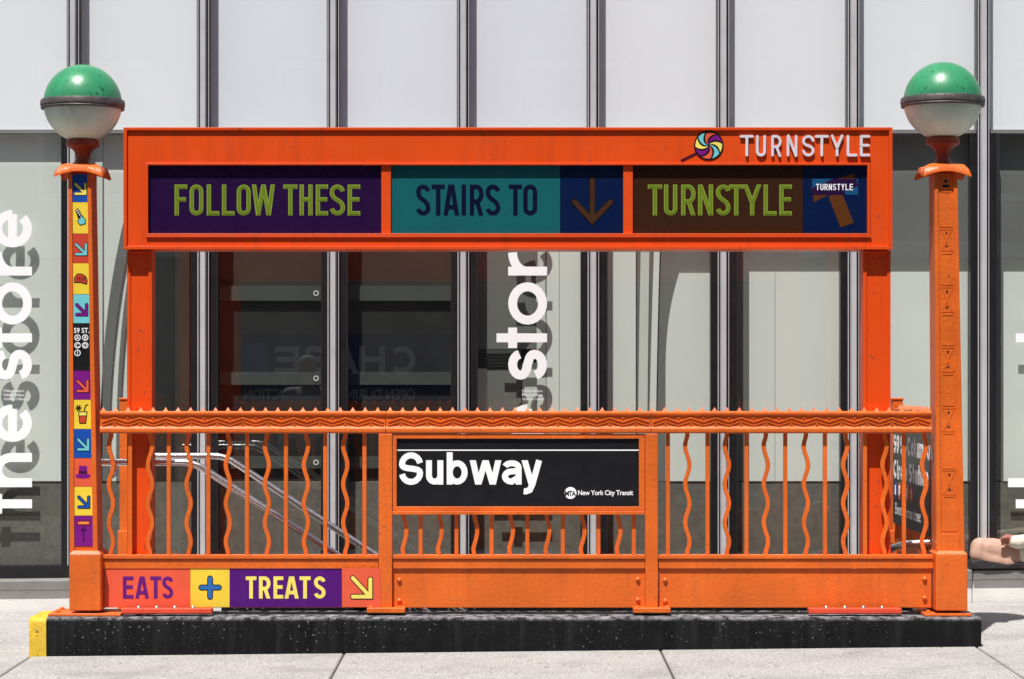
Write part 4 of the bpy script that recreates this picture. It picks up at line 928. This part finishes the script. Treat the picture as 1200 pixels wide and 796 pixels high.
# ================================================================== PEOPLE
def skin(name, nodes, edges, mat, parent=None, sub=2, remesh=0):
    me = bpy.data.meshes.new(name); me.from_pydata([n[:3] for n in nodes], edges, []); o = bpy.data.objects.new(name, me); C.objects.link(o)
    m = o.modifiers.new('s', 'SKIN'); m.use_smooth_shade = True
    for v, n in zip(me.skin_vertices[0].data, nodes):
        r = n[3]; v.radius = (r, r) if not isinstance(r, tuple) else r
    me.skin_vertices[0].data[0].use_root = True
    s = o.modifiers.new('u', 'SUBSURF'); s.levels = sub; s.render_levels = sub
    if remesh:
        r = o.modifiers.new('r', 'REMESH'); r.mode = 'VOXEL'; r.voxel_size = remesh; q = o.modifiers.new('q', 'SMOOTH'); q.factor = .5; q.iterations = 5
    dg = bpy.context.evaluated_depsgraph_get(); dg.update(); nm = bpy.data.meshes.new_from_object(o.evaluated_get(dg))
    bpy.data.objects.remove(o); mb = MB(); mb.v = [tuple(v.co) for v in nm.vertices]; mb.f = [tuple(p.vertices) for p in nm.polygons]
    return mb.build(name, mat, parent, smooth=True)
def chain(*n): return list(n), [(i, i+1) for i in range(len(n)-1)]

# person lying on the store ledge, knees drawn up towards the lamp post
Yl = 16.13
def Q(px, py, Y=Yl): return (X(px, Y), Y, Z(py, Y))
zl = cop(3.3)+.004
pel = Q(1222, 640); kneeL = Q(1143, 644)
def body_mesh(name, chains, mat, parent=None, voxel=.008, it=9):
    mb = MB()
    for ch_ in chains:
        for (p, r), (q, t) in zip(ch_[:-1], ch_[1:]):
            p, q = Vector(p), Vector(q); n = max(2, int((q-p).length/(min(r, t)*.22)))
            for i in range(n+1):
                u = i/n; c = p.lerp(q, u); rr = r+(t-r)*u
                prof = [(rr*math.sin(k*math.pi/10), -rr*math.cos(k*math.pi/10)) for k in range(11)]
                mb.lathe(prof, c, 14)
    me = bpy.data.meshes.new(name); me.from_pydata(mb.v, [], mb.f); o = bpy.data.objects.new(name, me); C.objects.link(o)
    bm = bmesh.new(); bm.from_mesh(me); bmesh.ops.recalc_face_normals(bm, faces=bm.faces); bm.to_mesh(me); bm.free()
    r = o.modifiers.new('r', 'REMESH'); r.mode = 'VOXEL'; r.voxel_size = voxel; q = o.modifiers.new('q', 'SMOOTH'); q.factor = .5; q.iterations = it
    dg = bpy.context.evaluated_depsgraph_get(); dg.update(); nm = bpy.data.meshes.new_from_object(o.evaluated_get(dg)); bpy.data.objects.remove(o)
    out = MB(); out.v = [tuple(v.co) for v in nm.vertices]; out.f = [tuple(p.vertices) for p in nm.polygons]
    return out.build(name, mat, parent, smooth=True)
man = body_mesh('person', [
    [(Q(1232, 654), .105), (Q(1205, 654.5), .088), (Q(1184, 650), .086), (Q(1164, 645), .082), (Q(1150, 642.5, Yl-.01), .070)],                         # upper thigh to knee
    [(Q(1148.5, 641.5, Yl-.015), .066), (Q(1146, 650, Yl-.035), .056), (Q(1158, 656, Yl-.04), .052), (Q(1178, 659, Yl-.045), .046), (Q(1200, 663, Yl-.04), .034), (Q(1212, 664, Yl-.04), .030), (Q(1216, 664, Yl-.09), .022)],   # folded shin and foot
    [(Q(1232, 656), .10), (Q(1195, 657, Yl+.06), .075), (Q(1160, 655, Yl+.075), .06), (Q(1150, 657, Yl+.06), .048)],                                    # lower leg behind
    [(Q(1232, 654), .105), (Q(1262, 650), .12), (Q(1288, 649), .13), (Q(1300, 648), .08), (Q(1312, 648), .055), (Q(1322, 646), .085), (Q(1332, 645), .09)],
    [(Q(1288, 636, Yl-.06), .065), (Q(1240, 630, Yl-.08), .045), (Q(1206, 633, Yl-.09), .034), (Q(1188, 634, Yl-.10), .025)]], 'person_skin')
tag(man, 'person in cream clothes lying on the store ledge with a bare bent knee', 'person')
fing = MB()
for i in range(4):
    y = 630.2+2.2*i; yy = Yl-.125+.012*i
    fing.tube([Q(1186, y+.6, yy+.02), Q(1180, y-.2, yy), Q(1175.5, y+.2, yy-.004), Q(1172.5+.6*i, y+2.0, yy+.002)], [.010, .0095, .009, .007], 8)
fing.tube([Q(1187, 629.5, Yl-.09), Q(1181, 627.8, Yl-.09), Q(1176, 628.6, Yl-.095)], [.011, .010, .008], 8)
fing.build('fingers', 'hand_skin', man, smooth=True)
skin('hand', [(*Q(1189, 633.5, Yl-.10), .031), (*Q(1184, 633.2, Yl-.10), .032), (*Q(1180, 633, Yl-.10), .028)], [(0, 1), (1, 2)], 'hand_skin', man, 2)
body_mesh('sleeve', [[(Q(1290, 636, Yl-.06), .075), (Q(1242, 631, Yl-.08), .058), (Q(1222, 634, Yl-.085), .056), (Q(1214, 632.5, Yl-.09), .048), (Q(1206, 635, Yl-.09), .052), (Q(1199, 634, Yl-.095), .043), (Q(1193, 635.5, Yl-.098), .046), (Q(1188, 635, Yl-.10), .041)]], 'cream_cloth', man, .006, 5)
body_mesh('shirt', [[(Q(1294, 649), .138), (Q(1262, 650), .130), (Q(1236, 652), .120), (Q(1212, 652), .104), (Q(1201, 651), .100)]], 'cream_cloth', man)
skin('hair', [(*Q(1336, 639), .09), (*Q(1326, 636), .088)], [(0, 1)], 'hair_grey', man, 2)
# folded blanket under the body
mb = MB(); n = 26; v = []; f = []
for i in range(n+1):
    px = 1136+8.5*i; xx = X(px, Yl); jit = random.uniform(-.006, .006)
    zb = cop(xx)+.003; hgt = .052+jit+.018*math.sin(i*.9)
    v += [(xx, 16.062, zb), (xx, 16.036+jit, zb+.012), (xx, 16.034-jit, zb+hgt*.9), (xx, 16.06, zb+hgt*1.15), (xx, 16.22, zb+hgt), (xx, 16.24, zb)]
for i in range(n):
    for k in range(6): f.append((6*i+k, 6*i+(k+1) % 6, 6*i+6+(k+1) % 6, 6*i+6+k))
f += [tuple(range(6)), tuple(range(6*n, 6*n+6))]
tag(mb.add(v, f).build('blanket', 'dark_blanket', None, smooth=True), 'dark folded blanket on the store ledge under the lying person', 'blanket')

# passer-by in the street, out of frame, seen mirrored in the dark window
px_, py_ = -2.28, 5.6
def W(x, y, z): return (px_+x*1.08, py_+y, z*1.1-.2)
def arm(sg, r0, r1, r2): return [(W(.12*sg, 0, 1.43), r0), (W(.19*sg, 0, 1.42), r0), (W(.25*sg, -.03, 1.15), r1), (W(.25*sg, .09, .92), r2)]
def leg(sg, dy, r0, r1, r2): return [(W(.0, 0, .98), r0), (W(.10*sg, 0, .90), r0), (W(.11*sg, .03+dy, .52), r1), (W(.11*sg, -.02+dy, .12), r2)]
pm = body_mesh('person', [
    [(W(0, 0, .98), .13), (W(0, 0, 1.2), .13), (W(0, 0, 1.40), .14), (W(0, 0, 1.46), .07), (W(0, .01, 1.54), .055)],
    [(W(0, .03, 1.575), .062), (W(0, .02, 1.64), .078), (W(0, .0, 1.70), .088), (W(0, .0, 1.72), .088)], [(W(0, .10, 1.645), .014), (W(0, .085, 1.68), .010)],
    [(W(-.08, .0, 1.66), .014), (W(-.082, 0, 1.69), .016)], [(W(.08, .0, 1.66), .014), (W(.082, 0, 1.69), .016)],
    arm(-1, .055, .042, .030)+[(W(-.25, .13, .84), .028)], arm(1, .055, .042, .030)+[(W(.25, .13, .84), .028)],
    leg(-1, 0, .09, .06, .042)+[(W(-.11, -.02, .05), .04), (W(-.11, .13, .035), .032)], leg(1, .08, .09, .06, .042)+[(W(.11, .06, .05), .04), (W(.11, .21, .035), .032)]], 'person_skin', None, .010, 4)
tag(pm, 'grey haired person in a grey jacket standing in the street, mirrored in the dark window', 'person')
body_mesh('jacket', [[(W(0, 0, .95), .155), (W(0, 0, 1.2), .15), (W(0, 0, 1.38), .155), (W(0, 0, 1.45), .09)], arm(-1, .075, .060, .050), arm(1, .075, .060, .050)], 'jacket_grey', pm, .012, 4)
body_mesh('trousers', [leg(-1, 0, .112, .080, .062), leg(1, .08, .112, .080, .062)], 'trouser_dark', pm, .012, 4)
body_mesh('hair', [[(W(-.03, -.035, 1.70), .075), (W(-.02, -.015, 1.745), .075), (W(.0, .015, 1.755), .07)], [(W(.03, -.035, 1.70), .075), (W(.02, -.015, 1.745), .075)]], 'hair_grey', pm, .010, 3)

# ================================================================== ACROSS THE STREET (seen in the glass)
fb = thing('stone_building', (0, -4.2, 0), 'plain stone building across the street that the shop windows mirror', 'building')
Yo = -4.0
bx('wall', 'stone_far', fb, -30, 30, -10, Yo, -.06, 13.5)
w0 = None
for r in range(3):
    for i in range(-6, 7):
        loc = (i*3.6+.9, Yo+.0, 4.3+3.1*r)
        if w0 is None:
            w0 = MB().box(-.75, .75, .0, .05, 0, 1.9).build('window', 'glass_far', fb); setpos(w0, (loc[0], Yo+.026, loc[2]))
            fr0 = MB()
            for a in ((-.85, -.752, 0, .09, -.1, 2.0), (.752, .85, 0, .09, -.1, 2.0), (-.75, .75, 0, .09, 1.902, 2.0), (-.75, .75, 0, .12, -.1, -.002)): fr0.box(*a)
            fr0 = fr0.build('window_frame', 'plinth_stone', fb); setpos(fr0, (loc[0], Yo+.05, loc[2]-.1))
        else: dup(w0, (loc[0], Yo+.026, loc[2]), fb); dup(fr0, (loc[0], Yo+.05, loc[2]-.1), fb)
bx('cornice', 'plinth_stone', fb, -30.2, 30.2, -10.2, Yo+.35, 13.502, 14.1, .05); bx('string_course', 'plinth_stone', fb, -30, 30, Yo+.001, Yo+.12, 3.35, 3.6, .02)
for i in range(-5, 6): bx('shop_window', 'glass_far', fb, i*5.2-2.1+7, i*5.2+2.1+7, Yo+.001, Yo+.04, .5, 3.1) if not (-6 < i*5.2+7 < 2) else None
bn = thing('bank_banner', (-2.5, Yo+.1, 1), 'wide blue bank banner with white lettering across the street, mirrored in the dark windows', 'banner')
sv = 16.3+16.3-(Yo+.1); kk = sv/F
bxm = lambda px: (px-600)*kk
bzm = lambda py: H-(py-440)*kk
Yn_ = Yo+.1
ban = bx('cloth', 'banner_blue', bn, bxm(268), bxm(532), Yo+.001, Yn_, bzm(481), bzm(391))
# mirrored in the glass, so it is written the right way round on the banner itself (facing +Y)
mB = lambda u0, v0: (lambda u, v, d: (u0-u, Yn_+d, v0+v))
for ch, r_, l_ in (('C', 487, 455), ('H', 451, 421), ('A', 420, 386), ('S', 384, 354), ('E', 350, 322)):
    letter(ch, (r_-l_)*kk, 32*kk, 6.4*kk, mB(bxm(r_), bzm(438)), 0, .004, 'letter_white', ban)
text_obj('banner_lettering', 'OPEN DURING CONSTRUCTION', 17*kk, mB(bxm(487), bzm(468)), 'letter_white', ban, .003, .012, sx=.80)
rd = bx('shield', 'c_skyblue', ban, bxm(276), bxm(314), Yn_, Yn_+.004, bzm(440), bzm(402))
